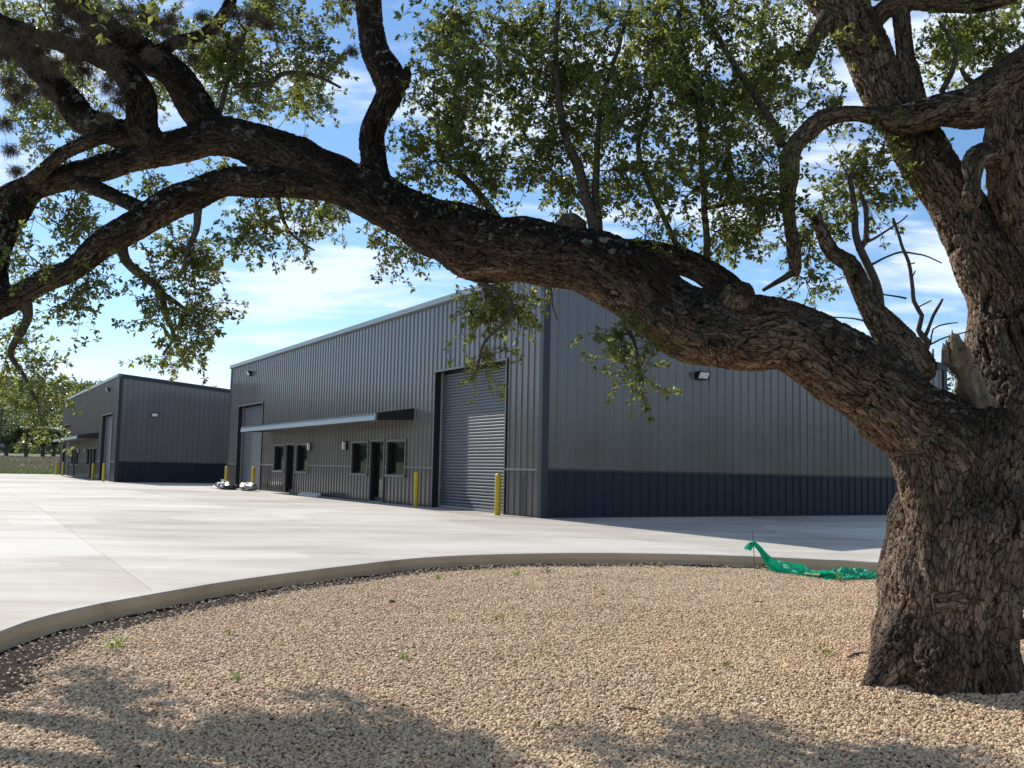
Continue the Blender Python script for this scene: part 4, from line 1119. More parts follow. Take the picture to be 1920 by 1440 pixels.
def leaf_mesh(name, pos, dirs, nors, size, tone, mat, parent):
    n = len(pos)
    pos, dirs, nors, size = map(np.asarray, (pos, dirs, nors, size))
    d = dirs / np.linalg.norm(dirs, axis=1)[:, None]
    z = nors - d * np.sum(nors * d, 1)[:, None]; z /= np.linalg.norm(z, axis=1)[:, None] + 1e-9
    x = np.cross(d, z)
    L = LEAF['v']
    V = pos[:, None, :] + size[:, None, None] * (L[None, :, 0:1] * x[:, None, :] * 0.9 + L[None, :, 1:2] * d[:, None, :] + L[None, :, 2:3] * z[:, None, :])
    V = V.reshape(-1, 3); k = len(L)
    FF = (np.arange(n)[:, None, None] * k + np.array(LEAF['f'])[None]).reshape(-1).astype(np.int32); nfc = len(FF) // 3
    me = bpy.data.meshes.new(name); me.vertices.add(len(V)); me.loops.add(len(FF)); me.polygons.add(nfc)
    me.vertices.foreach_set('co', V.ravel().astype(np.float32)); me.loops.foreach_set('vertex_index', FF)
    me.polygons.foreach_set('loop_start', np.arange(0, len(FF), 3, dtype=np.int32)); me.update(calc_edges=True)
    a = me.attributes.new('tone', 'FLOAT', 'POINT'); a.data.foreach_set('value', np.repeat(np.asarray(tone), k))
    me.materials.append(mat)
    o = bpy.data.objects.new(name, me); col.objects.link(o); o.parent = parent
    return o
T0a = np.array(T0); UPV = np.array([0, 0, 0.9]); TWF = [(i * 3 + j, i * 3 + (j + 1) % 3, i * 3 + 3 + (j + 1) % 3, i * 3 + 3 + j) for i in range(5) for j in range(3)]
def spray_geo(A, P, r0, big=1.0):
    """branch from A to P with a fan of leafy twigs near its end"""
    L = np.linalg.norm(P - A)
    side = unit(np.cross(unit(P - A), rng.normal(size=3)))
    ctrl = (A + P) / 2 + side * L * rng.uniform(0.05, 0.22) + np.array([0, 0, L * rng.uniform(-0.05, 0.12)])
    n = max(5, int(L / 0.09))
    t = np.linspace(0, 1, n)[:, None]
    Q = (1 - t) ** 2 * A + 2 * t * (1 - t) * ctrl + t * t * P
    Q[1:] += rng.normal(size=(n - 1, 3)) * 0.012
    wood_ = MB()
    wood_.tube(Q - np.array(T0), np.linspace(min(r0 * 0.6, 0.006 + 0.007 * L), 0.0035, n), 5)
    pos, dirs, nors, size, tone = [], [], [], [], []
    base_dir = unit(Q[-1] - Q[-2])
    nt_ = int(rng.integers(13, 18) if big == 1.0 else rng.integers(6, 9))
    for k in range(nt_):
        fr = rng.uniform(0.0, 1) ** 0.7 if L < 0.5 else 1 - rng.uniform(0, 0.5 / L)
        i = min(n - 1, max(1, int(fr * (n - 1)))) if k else n - 1
        d = unit(base_dir * 0.5 + rng.normal(size=3) * 0.75 + np.array([0, 0, -0.18]))
        Lt = rng.uniform(0.18, 0.5) * big
        p = Q[i].copy(); tw = [p.copy()]
        m_ = 5
        for q in range(m_):
            d = unit(d + rng.normal(size=3) * 0.28 + np.array([0, 0, -0.03])); p = p + d * Lt / m_; tw.append(p.copy())
            if q == 0: continue
            nl = int(rng.integers(4, 8)) if q < m_ - 1 else int(rng.integers(9, 13))
            if big > 1: nl = max(3, nl - 3)
            tb = rng.uniform(0.1, 0.9)
            ld = d * 0.55 + rng.normal(size=(nl, 3)) * 0.8
            ld /= np.linalg.norm(ld, axis=1)[:, None] + 1e-9
            pos.append(p + ld * 0.006 - T0a); dirs.append(ld); nors.append(rng.normal(size=(nl, 3)) * 0.7 + UPV)
            size.append(rng.uniform(0.034, 0.070, nl) * big); tone.append(np.clip(tb + rng.uniform(-0.25, 0.25, nl), 0, 1))
        tw = np.array(tw) - T0a; s1 = unit(np.cross(d, UPV + 0.01)) ; s2 = np.cross(d, s1); rt = np.linspace(0.0045, 0.0022, len(tw))[:, None]
        tv = np.stack([tw + s1 * rt, tw - s1 * rt * 0.5 + s2 * rt * 0.87, tw - s1 * rt * 0.5 - s2 * rt * 0.87], 1).reshape(-1, 3)
        wood_.add(tv.tolist(), TWF)
    pos, dirs, nors, size, tone = (np.concatenate(q_) for q_ in (pos, dirs, nors, size, tone))
    return Q, wood_, (pos, dirs, nors, size, tone)
def shadow_y(P):
    s = (P[2] + 0.45) / math.tan(SUN_EL)
    return P[1] - s * math.cos(SUN_AZ)
targets = []
for bx, by, rx, ry, de, D in BLOBS:
    nsp = max(1, int(round(de * math.pi * rx * ry / 3800)))
    for _ in range(nsp):
        a = rng.uniform(0, 6.283); q = math.sqrt(rng.uniform(0, 1)) * 0.86
        px, py = bx + rx * q * math.cos(a), by + ry * q * math.sin(a)
        d = push(px, D) + rng.normal() * 0.3
        P = at(px, py, d)
        if px > 560 and py < 520:
            lim = 5.2 if py < 300 else 7.2
            while shadow_y(P) > lim and d > 7.9:
                d -= 0.1; P = at(px, py, d)
        targets.append(P)
SKn = np.array(NODE_P)
targets.sort(key=lambda P: np.min(np.linalg.norm(SKn - P, axis=1)))
cand = np.array(NODE_P); candr = np.array(NODE_R)
print('sprays', len(targets))
nspray = 0
MBc = MB(); acc = [[], [], [], [], []]        # what is past 275 branches joins the upper crown
for P in targets:
    dd = np.linalg.norm(cand - P, axis=1) - candr * 0.5
    j = int(np.argmin(dd))
    Q, wd, lv = spray_geo(cand[j], P, candr[j])
    nspray += 1
    if nspray <= 275:
        br = wd.build('branch', m_twig, tree)
        tag(leaf_mesh('leaf_spray', *lv, m_leaf, br), kind='stuff')
    else:
        MBc.add(wd.v, wd.f)
        for a, b in zip(acc, lv): a.append(b)
    keep = Q[2:-1:2]
    if len(keep): cand = np.vstack([cand, keep]); candr = np.concatenate([candr, np.full(len(keep), 0.008)])
# the rest of the crown above and beside the picture, one mass
over = []
for k in range(230):
    px, py, d = rng.uniform(-500, 2450), rng.uniform(-700, -30), rng.uniform(8.2, 12.2)
    if px > 1950 or px < -80: py = rng.uniform(-700, 420)
    over.append(at(px, py, d))
for k in range(1050):                                  # the crown goes on over the viewer's head
    P = np.array([rng.uniform(-6.5, 11), rng.uniform(-8.5, 10), rng.uniform(3.6, 8.8)])
    if ((P[0] - 2.0) / 10) ** 2 + ((P[1] - 2.5) / 11) ** 2 + ((P[2] - 4.5) / 4.4) ** 2 > 1: continue
    v_ = P - np.array([0, 0, CAMZ]); z_ = v_ @ CF
    if z_ > 0 and 720 - FPX * (v_ @ CU) / z_ > -(140 + 1500 / z_) and abs(FPX * (v_ @ CR) / z_) < 1100 + 1500 / z_: continue
    if np.linalg.norm(v_) < 2.6: continue
    over.append(P)
over = [P for P in over if shadow_y(P) < 5.0 and not (P[1] > 9.2 and P[0] / P[1] > -0.2)]
_b0 = cand.copy(); over.sort(key=lambda P: np.min(np.linalg.norm(_b0 - P, axis=1)))
for P in over:
    j = int(np.argmin(np.linalg.norm(cand - P, axis=1)))
    Q, wd, lv = spray_geo(cand[j], P, candr[j], 1.7)
    MBc.add(wd.v, wd.f)
    for a, b in zip(acc, lv): a.append(b)
    keep = Q[2:-1:2]
    if len(keep): cand = np.vstack([cand, keep]); candr = np.concatenate([candr, np.full(len(keep), 0.008)])
ub = MBc.build('upper_twigs', m_twig, tree); tag(ub, kind='stuff')
uc = leaf_mesh('upper_crown', *[np.concatenate(a) for a in acc], m_leaf, tree); tag(uc, kind='stuff')

# ball moss on the shaded upper limbs
MOSS = [(60, 60, 34), (110, 40, 40), (150, 80, 38), (190, 40, 44), (160, 130, 34), (205, 100, 36), (60, 130, 34), (30, 180, 30), (120, 10, 40), (230, 20, 40), (270, 25, 34), (200, 160, 30), (225, 190, 26), (290, 40, 28), (310, 60, 24), (340, 80, 22), (360, 105, 20), (285, 100, 24), (20, 280, 24), (30, 320, 22), (95, 70, 36), (470, 30, 30), (440, 25, 24), (500, 45, 22), (445, 75, 14), (10, 100, 30), (85, 170, 26), (660, 95, 18), (1470, 250, 14), (200, 215, 22), (10, 230, 28), (1180, 210, 10), (1010, 280, 12), (130, 55, 36), (75, 95, 36), (175, 60, 36), (40, 90, 34), (140, 105, 30), (100, 120, 34), (180, 20, 40), (250, 60, 30), (320, 35, 26), (380, 30, 22), (400, 55, 16), (15, 150, 30), (50, 165, 28), (5, 60, 34), (215, 140, 28), (230, 170, 24)]
for k, (x, y, r_) in enumerate(MOSS):
    c0 = at(x, y, push(x, 9.05) + 0.25 * math.sin(k * 2.1)); R_ = r_ * 9.0 / FPX
    V, F = [], []
    for q in range(620):
        o_ = unit(rng.normal(size=3)); p = c0 + o_ * R_ * rng.uniform(0, 0.75) * np.array([1.15, 1, 0.85])
        d = unit(o_ * 0.6 + rng.normal(size=3) * 0.9 + np.array([0, 0, -0.5]))
        w_ = unit(np.cross(d, rng.normal(size=3))) * 0.0022
        L = R_ * rng.uniform(0.25, 0.6); b_ = rng.normal(size=3) * L * 0.4 + np.array([0, 0, -0.25 * L])
        n = len(V)
        for p_ in (p - w_, p + w_, p + d * L * 0.5 + b_ * 0.3 - w_ * 0.8, p + d * L * 0.5 + b_ * 0.3 + w_ * 0.8, p + d * L + b_): V.append(tuple(p_ - np.array(T0)))
        F += [(n, n + 1, n + 3, n + 2), (n + 2, n + 3, n + 4)]
    mesh_obj('ball_moss', V, F, m_moss, tree)
#@@SMALL
# ------------------------------------------------------------------ small things on the ground
def gpx(px, py):
    p = on_ground(px, py, KERB_H - 0.02); return np.array([p[0], p[1], gz(p[0], p[1])])
M = Mat('weed_leaf'); M.set(Base_Color=(0.16, 0.26, 0.035, 1), Roughness=0.5)
t = M.n('ShaderNodeBsdfTranslucent'); t.inputs[0].default_value = (0.3, 0.42, 0.05, 1); ms = M.n('ShaderNodeMixShader'); ms.inputs[0].default_value = 0.4
M.l(M.b.outputs[0], ms.inputs[1]); M.l(t.outputs[0], ms.inputs[2]); M.l(ms.outputs[0], M.out.inputs['Surface']); m_weed = M.m
WEEDS = [(217, 1222, 0.13, 'bright green clump of weed, the largest one left in the gravel near the kerb'),
 (433, 1197, 0.07, 'small weed beside the white pebble at left in the gravel'),
 (447, 1281, 0.08, 'thin weed just above the dappled shade at left'),
 (760, 1198, 0.06, 'tiny weed left of the middle of the gravel'),
 (757, 1238, 0.07, 'small weed below the tiny one left of the gravel middle'),
 (936, 1164, 0.09, 'small bright weed near the middle of the gravel'),
 (1023, 1077, 0.12, 'weed at the shaded strip under the middle of the kerb'),
 (968, 1080, 0.10, 'wispy grey green weed under the kerb beside a brighter one'),
 (820, 1086, 0.10, 'leafy weed under the kerb left of the middle'),
 (1133, 1120, 0.08, 'small weed in the gravel right of the middle near the kerb'),
 (1362, 1253, 0.07, 'yellow green weed in open gravel left of the trunk'),
 (1548, 1235, 0.12, 'yellow green weed in the gravel close to the oak trunk'),
 (1576, 1092, 0.13, 'upright weed growing in front of the green netting'),
 (1432, 1062, 0.10, 'weed at the kerb under the green netting strip'),
 (1240, 1066, 0.10, 'weed against the kerb between the middle and the netting')]
for k, (x, y, h, lab) in enumerate(WEEDS):
    p = gpx(x, y)
    stem = MB(); pos, dirs, nors, size, tone = [], [], [], [], []
    for q in range(5):
        d = unit(np.array([rng.normal() * 0.6, rng.normal() * 0.6, 0.8])); tip = d * h * rng.uniform(0.6, 1.1)
        stem.tube([(0, 0, -0.02), tuple(tip * 0.5 + np.array([0, 0, 0.01])), tuple(tip)], [0.003, 0.0025, 0.0015], 4)
        for j in range(5):
            f_ = 0.3 + 0.7 * j / 4
            pos.append(tip * f_); dirs.append(unit(d * 0.6 + rng.normal(size=3) * 0.7)); nors.append(np.array([0, 0, 1]) + rng.normal(size=3) * 0.5); size.append(h * rng.uniform(0.3, 0.5)); tone.append(0.5)
    w = empty('weed', tuple(p + np.array([0, 0, 0.012])), rng.uniform(0, 6)); tag(w, lab, 'weed', 'weeds sprouting through the gravel')
    stem.build('stem', m_weed, w); tag(leaf_mesh('leaves', pos, dirs, nors, size, tone, m_weed, w), kind='stuff')

def lump(name, loc, r, sq, mat, seed, amp=0.18, parent=None):
    bm = bmesh.new(); bmesh.ops.create_icosphere(bm, subdivisions=3, radius=1.0)
    for v in bm.verts:
        n = v.co.copy(); v.co *= 1 + amp * noise.noise(n * 1.6 + Vector((seed, 0, 0))) + amp * 0.4 * noise.noise(n * 4 + Vector((0, seed, 0)))
        v.co.x *= r[0]; v.co.y *= r[1]; v.co.z = v.co.z * r[2] if v.co.z > 0 else v.co.z * r[2] * sq
    me = bpy.data.meshes.new(name); bm.to_mesh(me); bm.free(); me.materials.append(mat)
    me.polygons.foreach_set('use_smooth', [True] * len(me.polygons))
    o = bpy.data.objects.new(name, me); col.objects.link(o); o.location = loc
    if parent: o.parent = parent
    return o
M = Mat('grey_rock'); n = M.noise(M.coord('Object'), 25, 5)
M.l(M.ramp(n, [(0.3, (0.25, 0.23, 0.2)), (0.7, (0.5, 0.47, 0.42))]), M.b.inputs['Base Color']); M.set(Roughness=0.8); m_rock = M.m
M = Mat('dark_rock'); M.set(Base_Color=(0.06, 0.055, 0.05, 1), Roughness=0.8); m_drock = M.m
M = Mat('white_rock'); M.set(Base_Color=(0.7, 0.68, 0.64, 1), Roughness=0.7); m_wrock = M.m
for x, y, r, mt, lab in [(317, 1324, 0.032, m_rock, 'round grey stone at the edge of the dappled shade at left'),
                         (735, 1133, 0.035, m_drock, 'dark stone lying in the gravel near the kerb'),
                         (444, 1197, 0.024, m_wrock, 'white pebble beside a small weed at left')]:
    p = gpx(x, y); tag(lump('stone', tuple(p + np.array([0, 0, r * 0.7])), (r * 1.2, r, r * 0.85), 0.8, mt, x), lab, 'stone')
M = Mat('dry_stick'); M.set(Base_Color=(0.3, 0.22, 0.13, 1), Roughness=0.8); m_stick = M.m
for (x0, y0), (x1, y1), r, mt, lab in [((280, 1347), (292, 1333), 0.008, m_stick, 'short dry straw coloured stick in the shade at left'),
                                   ((1590, 1245), (1622, 1233), 0.014, m_twig, 'black bark scrap lying beside the oak trunk'),
                                   ((1160, 1334), (1212, 1336), 0.006, m_twig, 'thin dark twig lying at the edge of the lower shade'),
                                   ((1410, 1134), (1436, 1132), 0.006, m_twig, 'small dark twig lying below the netting')]:
    a, b = gpx(x0, y0), gpx(x1, y1); a[2] += 0.022; b[2] += 0.026
    Q = np.array([a, a * 0.6 + b * 0.4 + np.array([0, 0.01, 0.012]), a * 0.3 + b * 0.7 + np.array([0.01, 0, 0.006]), b])
    o = MB().tube(Q, [r, r * 1.1, r * 0.9, r * 0.5], 6).build('stick', mt); tag(o, lab, 'stick')

# green netting tied to a steel stake
M = Mat('green_netting')
g = M.noise(M.coord('Object'), 18, 4)
M.l(M.ramp(g, [(0.35, (0.0, 0.30, 0.17)), (0.65, (0.02, 0.58, 0.36))]), M.b.inputs['Base Color']); M.set(Roughness=0.55)
t = M.n('ShaderNodeBsdfTranslucent'); t.inputs[0].default_value = (0.0, 0.5, 0.28, 1); ms = M.n('ShaderNodeMixShader'); ms.inputs[0].default_value = 0.4
M.l(M.b.outputs[0], ms.inputs[1]); M.l(t.outputs[0], ms.inputs[2]); M.l(ms.outputs[0], M.out.inputs['Surface']); m_green = M.m
sb = gpx(1415, 1070); sD = sb[1]
stop_ = at(1411, 996, sD)
o = MB().tube([sb - np.array([0, 0, 0.15]), sb * 0.5 + stop_ * 0.5 + np.array([0.004, 0, 0]), stop_], [0.007] * 3, 8).build('steel_stake', m_stakem := metal_paint('rusty_steel', (0.12, 0.085, 0.065), 0.6)); tag(o, 'thin steel stake standing by the kerb with netting tied to it', 'stake')
net = empty('green_netting', tuple(sb)); tag(net, 'torn green plastic netting sagging from a stake and heaped on the gravel', 'netting')
path = [at(1411, 1016, sD), at(1424, 1030, sD - 0.05), at(1438, 1050, sD - 0.15), at(1458, 1065, sD - 0.25)] + [gpx(x, y) + np.array([0, 0, 0.06]) for x, y in ((1490, 1079), (1530, 1083), (1562, 1086))]
Q = catmull(np.array(path), 0.04); T, N, B = frames(Q)
V, F = [], []; nw = 9
for i, q in enumerate(Q):
    f_ = i / (len(Q) - 1); wd = 0.05 + 0.09 * math.sin(min(1, f_ * 1.6) * math.pi / 2)
    for j in range(nw):
        a = (j / (nw - 1) - 0.5) * 2
        fold = 0.035 * math.sin(a * 5 + f_ * 14) + 0.03 * noise.noise(Vector((f_ * 12, a * 2, 1)))
        p = q + np.array([0, 0, 1]) * a * wd + np.array([0.1, -1, 0]) * fold
        if f_ > 0.7: p = q + np.array([0, -1, 0.2]) * a * wd * 1.3 + np.array([0, 0, 1]) * (abs(fold) + 0.01)
        V.append(tuple(p - sb))
for i in range(len(Q) - 1):
    for j in range(nw - 1): F.append((i * nw + j, i * nw + j + 1, (i + 1) * nw + j + 1, (i + 1) * nw + j))
mesh_obj('hanging_strip', V, F, m_green, net)
V, F = [], []
pc = gpx(1600, 1086); nx, ny = 46, 22
for j in range(ny):
    for i in range(nx):
        u, v_ = i / (nx - 1) * 2 - 1, j / (ny - 1) * 2 - 1
        ed = max(0, 1 - (u * u + v_ * v_ * 0.9) ** 0.5 * 0.93)
        x = u * 0.50 + 0.06 * noise.noise(Vector((u * 3, v_ * 3, 4))); y = v_ * 0.24 + 0.07 * noise.noise(Vector((u * 4, v_ * 2, 7)))
        hgt_ = 0.012 + ed ** 0.6 * (0.10 + 0.16 * abs(noise.noise(Vector((u * 3.4, v_ * 2.6, 1)))) + 0.09 * abs(noise.noise(Vector((u * 8, v_ * 6, 2))))) + 0.02 * noise.noise(Vector((u * 14, v_ * 9, 3)))
        V.append(tuple(pc - sb + np.array([x, y, max(0.008, hgt_)])))
for j in range(ny - 1):
    for i in range(nx - 1): F.append((j * nx + i, j * nx + i + 1, (j + 1) * nx + i + 1, (j + 1) * nx + i))
mesh_obj('heap', V, F, m_green, net)
V, F = [], []
kn = at(1411, 1017, sD - 0.01)
for j, (dx, dz) in enumerate([(-9, 10), (-14, 14), (-6, 16)]):
    n = len(V); e = at(1411 + dx, 1016 + dz, sD - 0.02 - 0.02 * j); m_ = (kn + e) / 2 + np.array([0, -0.02, 0.015])
    for q, wd in ((kn, 0.02), (m_, 0.03), (e, 0.025)): V += [tuple(q - sb + np.array([-wd, 0.005, wd * 0.5])), tuple(q - sb + np.array([wd, -0.005, -wd * 0.5]))]
    F += [(n, n + 1, n + 3, n + 2), (n + 2, n + 3, n + 5, n + 4)]
mesh_obj('tied_end', V, F, m_green, net)
# black edging sheet showing along the kerb
V, F = [], []
eg = [gpx(x, y) for x, y in ((1280, 1060), (1320, 1062), (1360, 1066), (1400, 1067), (1440, 1070), (1462, 1074))]
Q = catmull(np.array(eg), 0.1)
M = Mat('black_edging'); M.set(Base_Color=(0.012, 0.012, 0.013, 1), Roughness=0.5); m_edge = M.m
for i, q in enumerate(Q):
    w = 0.012 * math.sin(i * 1.3)
    V += [(q[0], q[1] + w, q[2] - 0.03), (q[0], q[1] + w - 0.02, q[2] + 0.035 + 0.012 * math.sin(i * 0.9)), (q[0], q[1] + w - 0.07, q[2] + 0.03)]
for i in range(len(Q) - 1):
    for j in range(2): F.append((i * 3 + j, i * 3 + j + 1, i * 3 + j + 4, i * 3 + j + 3))
o = mesh_obj('black_edging', V, F, m_edge); tag(o, 'strip of black edging sheet showing between kerb and gravel by the stake', 'edging')

# builder's rubbish by the far door of the large warehouse
def yard(px, py): p = on_ground(px, py); return np.array([p[0], p[1], zs(p[0], p[1])])
M = Mat('white_plastic'); M.set(Base_Color=(0.62, 0.62, 0.6, 1), Roughness=0.35); m_wpl = M.m
M = Mat('dusty_white_plastic'); n = M.noise(M.coord('Object'), 6, 4); M.l(M.ramp(n, [(0.35, (0.22, 0.21, 0.19)), (0.65, (0.48, 0.47, 0.45))]), M.b.inputs['Base Color']); M.set(Roughness=0.45); m_dpl = M.m
M = Mat('black_plastic'); M.set(Base_Color=(0.012, 0.012, 0.014, 1), Roughness=0.3); m_bpl = M.m
p = np.append(C0 + D1 * 26.6 - D2 * 1.25, 0.0); hp = empty('plastic_heap', tuple(p), YAW); tag(hp, 'heap of black sacks under crumpled white plastic before the far roll-up door', 'plastic heap')
lump('sack', (0, 0, 0.12), (0.45, 1.35, 0.26), 0.45, m_bpl, 3.0, 0.3, hp); lump('sack', (-0.1, -1.0, 0.1), (0.4, 0.6, 0.2), 0.5, m_bpl, 8.0, 0.3, hp)
V, F = [], []; nx, ny = 34, 12
for j in range(ny):
    for i in range(nx):
        u, v_ = i / (nx - 1) * 2 - 1, j / (ny - 1) * 2 - 1
        z = 0.36 * (1 - 0.75 * u * u) * (1 - 0.5 * v_ * v_) + 0.10 * noise.noise(Vector((u * 5, v_ * 3, 2))) + 0.06 * noise.noise(Vector((u * 13, v_ * 7, 5)))
        V.append((v_ * 0.36 - 0.05, u * 1.5 + 0.12 * noise.noise(Vector((u * 4, v_ * 4, 9))), max(0.05, z)))
for j in range(ny - 1):
    for i in range(nx - 1):
        if noise.noise(Vector((i * 0.33, j * 0.5, 3))) > -0.02: F.append((j * nx + i, j * nx + i + 1, (j + 1) * nx + i + 1, (j + 1) * nx + i))
mesh_obj('white_sheet', V, F, m_dpl, hp)
for k, (t_, dd_, lab) in enumerate([(24.15, 0.95, 'crumpled white bag right of the plastic heap, the left of two'), (23.45, 0.85, 'crumpled white bag nearest the far office window, the right of two')]):
    q = C0 + D1 * t_ - D2 * dd_; tag(lump('white_bag', (q[0], q[1], 0.13), (0.3, 0.34, 0.24), 0.45, m_dpl, 20 + k * 7, 0.6), lab, 'bag', 'white bags by the far door')
M = Mat('pale_board'); M.set(Base_Color=(0.42, 0.43, 0.44, 1), Roughness=0.5); m_board = M.m
M = Mat('dark_green_board'); M.set(Base_Color=(0.03, 0.05, 0.045, 1), Roughness=0.5); m_gboard = M.m
for t0_, t1_, dd_, z_, mt, lab in [(15.0, 17.1, 0.55, 0.16, m_board, 'pale metal trim length lying at the foot of the front wall'), (17.3, 18.5, 0.62, 0.09, m_gboard, 'short dark board lying beside the pale trim length')]:
    q = np.append(C0 + D1 * t0_ - D2 * dd_, 0); o = MB().box(-0.13, 0.0, 0, t1_ - t0_, 0.0, 0.02).box(-0.02, 0.0, 0, t1_ - t0_, 0.0202, z_).box(-0.13, -0.115, 0, t1_ - t0_, 0.0202, z_ * 0.6).build('trim_length', mt); o.location = q; o.rotation_euler = (0, 0, YAW + 0.04); tag(o, lab, 'board')
q = C0 + D1 * 31.75 - D2 * 0.1; v, f = lathe([(0.12, 0), (0.14, 0.36), (0.15, 0.37), (0.15, 0.39), (0.13, 0.39)], 14); o = mesh_obj('white_bucket', v, f, m_wpl, smooth=False); o.location = (q[0], q[1], 0.0); tag(o, 'small white bucket at the far left corner of the large warehouse', 'bucket')

# ------------------------------------------------------------------ distance: trees, ridge wood, roofs
def on_land(px, r):
    d = CF + CR * (px - 960) / FPX; a = math.atan2(d[0], d[1]); return a, np.array([r * math.sin(a), r * math.cos(a), ridge(a, r)])
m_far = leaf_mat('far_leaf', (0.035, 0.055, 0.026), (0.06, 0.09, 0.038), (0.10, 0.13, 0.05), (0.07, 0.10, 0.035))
def leaf_cloud(c, rad, n, size, acc, squash=0.8):
    d = rng.normal(size=(n, 3)); d /= np.linalg.norm(d, axis=1)[:, None]
    r = rng.uniform(0.35, 1, n) ** 0.5; lobe = 0.72 + 0.45 * pnoise(d * 2.1 + c * 0.37, 7)
    acc[0].append(c + d * (r * lobe)[:, None] * np.array(rad)); acc[1].append(rng.normal(size=(n, 3))); acc[2].append(d + rng.normal(size=(n, 3)) * 0.7)
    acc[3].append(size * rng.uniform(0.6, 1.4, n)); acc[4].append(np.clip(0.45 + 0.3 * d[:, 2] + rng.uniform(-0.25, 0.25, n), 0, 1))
def flat(acc): return [np.concatenate(a) for a in acc]
FAR = [(-12, 165, 5.2, 'oak at the left edge beyond the field'), (20, 178, 5.0, 'broad dark oak standing at far left behind the field'), (57, 168, 5.8, 'round crowned oak in the middle of the far treeline'), (88, 176, 5.2, 'oak with a bare leaning trunk right of the round crowned one'), (108, 182, 5.4, 'oak half hidden behind the end of the distant warehouse')]
for px, r, h, lab in FAR:
    a, p = on_land(px, r)
    t = empty('far_oak_tree', tuple(p)); tag(t, lab, 'tree', 'oaks beyond the field')
    tk = MB(); tk.tube([(0, 0, -0.5), (0.1, 0, h * 0.2), (-0.15, 0, h * 0.42), (0.1, 0.1, h * 0.75)], [0.38, 0.28, 0.22, 0.08], 8)
    for q in range(6):
        an = q * 1.05; tk.tube([(0, 0, h * 0.28), (math.cos(an) * h * 0.16, math.sin(an) * h * 0.16, h * 0.48), (math.cos(an) * h * 0.34, math.sin(an) * h * 0.34, h * 0.66)], [0.16, 0.1, 0.04], 6)
    tk.build('trunk', m_twig, t)
    acc = [[], [], [], [], []]
    for q in range(9):
        an = q * 2.4; rr_ = h * 0.30 * math.sqrt((q + 0.5) / 9) * 1.2
        leaf_cloud(np.array([math.cos(an) * rr_, math.sin(an) * rr_, h * rng.uniform(0.5, 0.78)]), (h * 0.22, h * 0.22, h * 0.19), 260, 0.42, acc)
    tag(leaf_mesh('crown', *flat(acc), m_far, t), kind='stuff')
# oaks showing over the roof behind the large warehouse
for k, (px, r, h, lab) in enumerate([(1752, 62, 11.2, 'tree top showing over the roof between limb and stump')]):
    d = CF + CR * (px - 960) / FPX; a = math.atan2(d[0], d[1]); p = np.array([r * math.sin(a), r * math.cos(a), -0.6])
    t = empty('rear_tree', tuple(p)); tag(t, lab, 'tree')
    MB().tube([(0, 0, -0.5), (0.1, 0, h * 0.3), (-0.1, 0, h * 0.6), (0, 0.1, h * 0.85)], [0.3, 0.24, 0.16, 0.05], 8).build('trunk', m_twig, t)
    acc = [[], [], [], [], []]
    for q in range(9): leaf_cloud(np.array([rng.normal() * 1.2, rng.normal() * 1.2, h * rng.uniform(0.5, 0.88)]), (1.3, 1.3, 1.1), 200, 0.22, acc)
    tag(leaf_mesh('crown', *flat(acc), m_far, t), kind='stuff')
# wooded ridge: one far mass
acc = [[], [], [], [], []]
for k in range(2300):
    a = rng.uniform(-1.55, -0.30) if k < 1100 else rng.uniform(-0.57, -0.38); r = rng.uniform(215, 760) if k > 300 else rng.uniform(205, 260)
    h = rng.uniform(3.0, 5.5); p = np.array([r * math.sin(a), r * math.cos(a), ridge(a, r) + h * 0.45])
    leaf_cloud(p, (h * 0.62, h * 0.62, h * 0.55), 30 if r > 330 else 44, 1.3 if r > 330 else 0.95, acc)
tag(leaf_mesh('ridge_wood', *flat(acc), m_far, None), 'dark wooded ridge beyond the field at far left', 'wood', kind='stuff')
for px, r, zoff, L, lab in [(82, 260, 6.9, 11, 'long low building with a pale roof among the trees at far left'), (30, 235, 4.2, 4, 'small pale roofed shed among the trees at the left edge')]:
    a, p = on_land(px, r)
    b = empty('far_building', (p[0], p[1], p[2]), -a + 0.15); tag(b, lab, 'building')
    MB().box(-L / 2, L / 2, 0, 6, -1, zoff - 1.2).build('wall', m_board, b)
    MB().add([(x, y, z) for x in (-L / 2 - .3, L / 2 + .3) for y, z in ((-0.4, zoff - 1.2), (3, zoff), (6.4, zoff - 1.2), (3, zoff - 1.19))], [(0, 4, 5, 1), (1, 5, 6, 2), (0, 1, 2, 3), (4, 7, 6, 5), (0, 3, 7, 4), (3, 2, 6, 7)]).build('roof', m_wpl, b)
a, p = on_land(7, 150)
up = empty('utility_pole', tuple(p)); tag(up, 'wooden utility pole at the left edge above the far trees', 'pole')
MB().tube([(0, 0, -1), (0, 0, 11.8)], [0.16, 0.11], 8).build('pole', m_twig, up); MB().box(-1.0, 1.0, -0.06, 0.06, 11.0, 11.15).build('crossarm', m_twig, up)
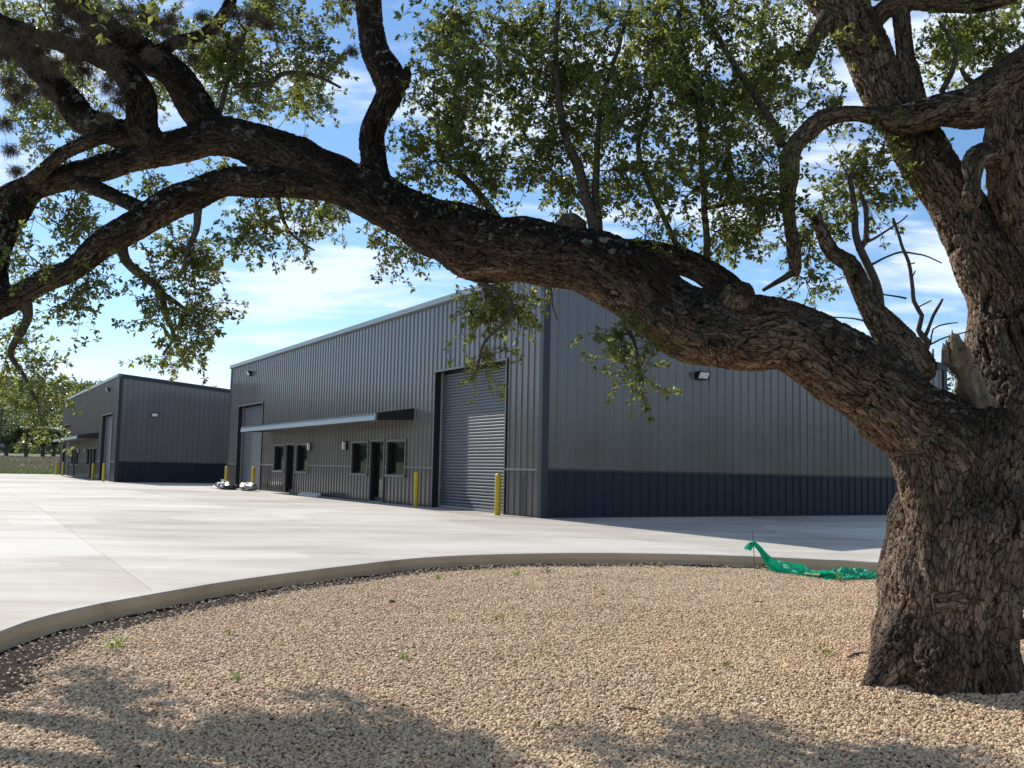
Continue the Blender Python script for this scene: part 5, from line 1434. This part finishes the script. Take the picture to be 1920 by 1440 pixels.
# tall grass of the field
M = Mat('field_grass'); gt = M.n('ShaderNodeAttribute', attribute_name='tone').outputs['Fac']
M.l(M.ramp(gt, [(0.0, (0.25, 0.34, 0.08)), (0.45, (0.34, 0.38, 0.13)), (0.75, (0.38, 0.32, 0.19)), (1.0, (0.42, 0.34, 0.23))]), M.b.inputs['Base Color']); M.set(Roughness=0.8); m_grass = M.m
V, F, tone = [], [], []
for k in range(26000):
    a = rng.uniform(-0.62, -0.40); r = 92 + 75 * rng.uniform(0, 1) ** 1.4
    x, y = r * math.sin(a), r * math.cos(a)
    if uw((x, y))[0] < 74.2: continue
    z = ridge(a, r); h = rng.uniform(0.12, 0.42); w = rng.uniform(0.05, 0.14); an = rng.uniform(0, 6.28); lx, ly = rng.normal(size=2) * 0.18
    n = len(V)
    V += [(x - w * math.cos(an), y - w * math.sin(an), z - 0.05), (x + w * math.cos(an), y + w * math.sin(an), z - 0.05), (x + lx, y + ly, z + h)]; F.append((n, n + 1, n + 2))
    far_ = (r - 92) / 75
    tone += [min(1, max(0, 0.3 + far_ * 0.9 + 0.5 * noise.noise(Vector((x * 0.1, y * 0.1, 0))) + rng.uniform(-0.15, 0.15)))] * 3
me = bpy.data.meshes.new('field_grass'); me.from_pydata(V, [], F); aa = me.attributes.new('tone', 'FLOAT', 'POINT'); aa.data.foreach_set('value', tone); me.materials.append(m_grass)
o = bpy.data.objects.new('field_grass', me); col.objects.link(o); tag(o, 'tall green and brown grass of the field beyond the pavement', 'grass', kind='stuff')

# fallen oak leaves and bark crumbs on the gravel
M = Mat('dry_leaf'); gt = M.n('ShaderNodeAttribute', attribute_name='tone').outputs['Fac']
M.l(M.ramp(gt, [(0.0, (0.05, 0.03, 0.018)), (0.6, (0.16, 0.10, 0.05)), (1.0, (0.30, 0.21, 0.11))]), M.b.inputs['Base Color']); M.set(Roughness=0.8); m_dry = M.m
pos, dirs, nors, size, tone = [], [], [], [], []
for k in range(900):
    x, y = rng.uniform(-4.2, 7), rng.uniform(4.6, 15.8)
    if k > 600: x, y = 3.5 + rng.normal() * 1.1, 8.0 + rng.normal() * 0.9
    if not inside((x, y), KERB): continue
    a = rng.uniform(0, 6.28)
    pos.append((x, y, gz(x, y) + rng.uniform(0.022, 0.03))); dirs.append((math.cos(a), math.sin(a), rng.normal() * 0.15)); nors.append((rng.normal() * 0.3, rng.normal() * 0.3, 1)); size.append(rng.uniform(0.02, 0.055)); tone.append(rng.uniform(0, 1))
tag(leaf_mesh('leaf_litter', pos, dirs, nors, size, tone, m_dry, None), 'dry brown oak leaves scattered over the gravel', 'leaf litter', kind='stuff')
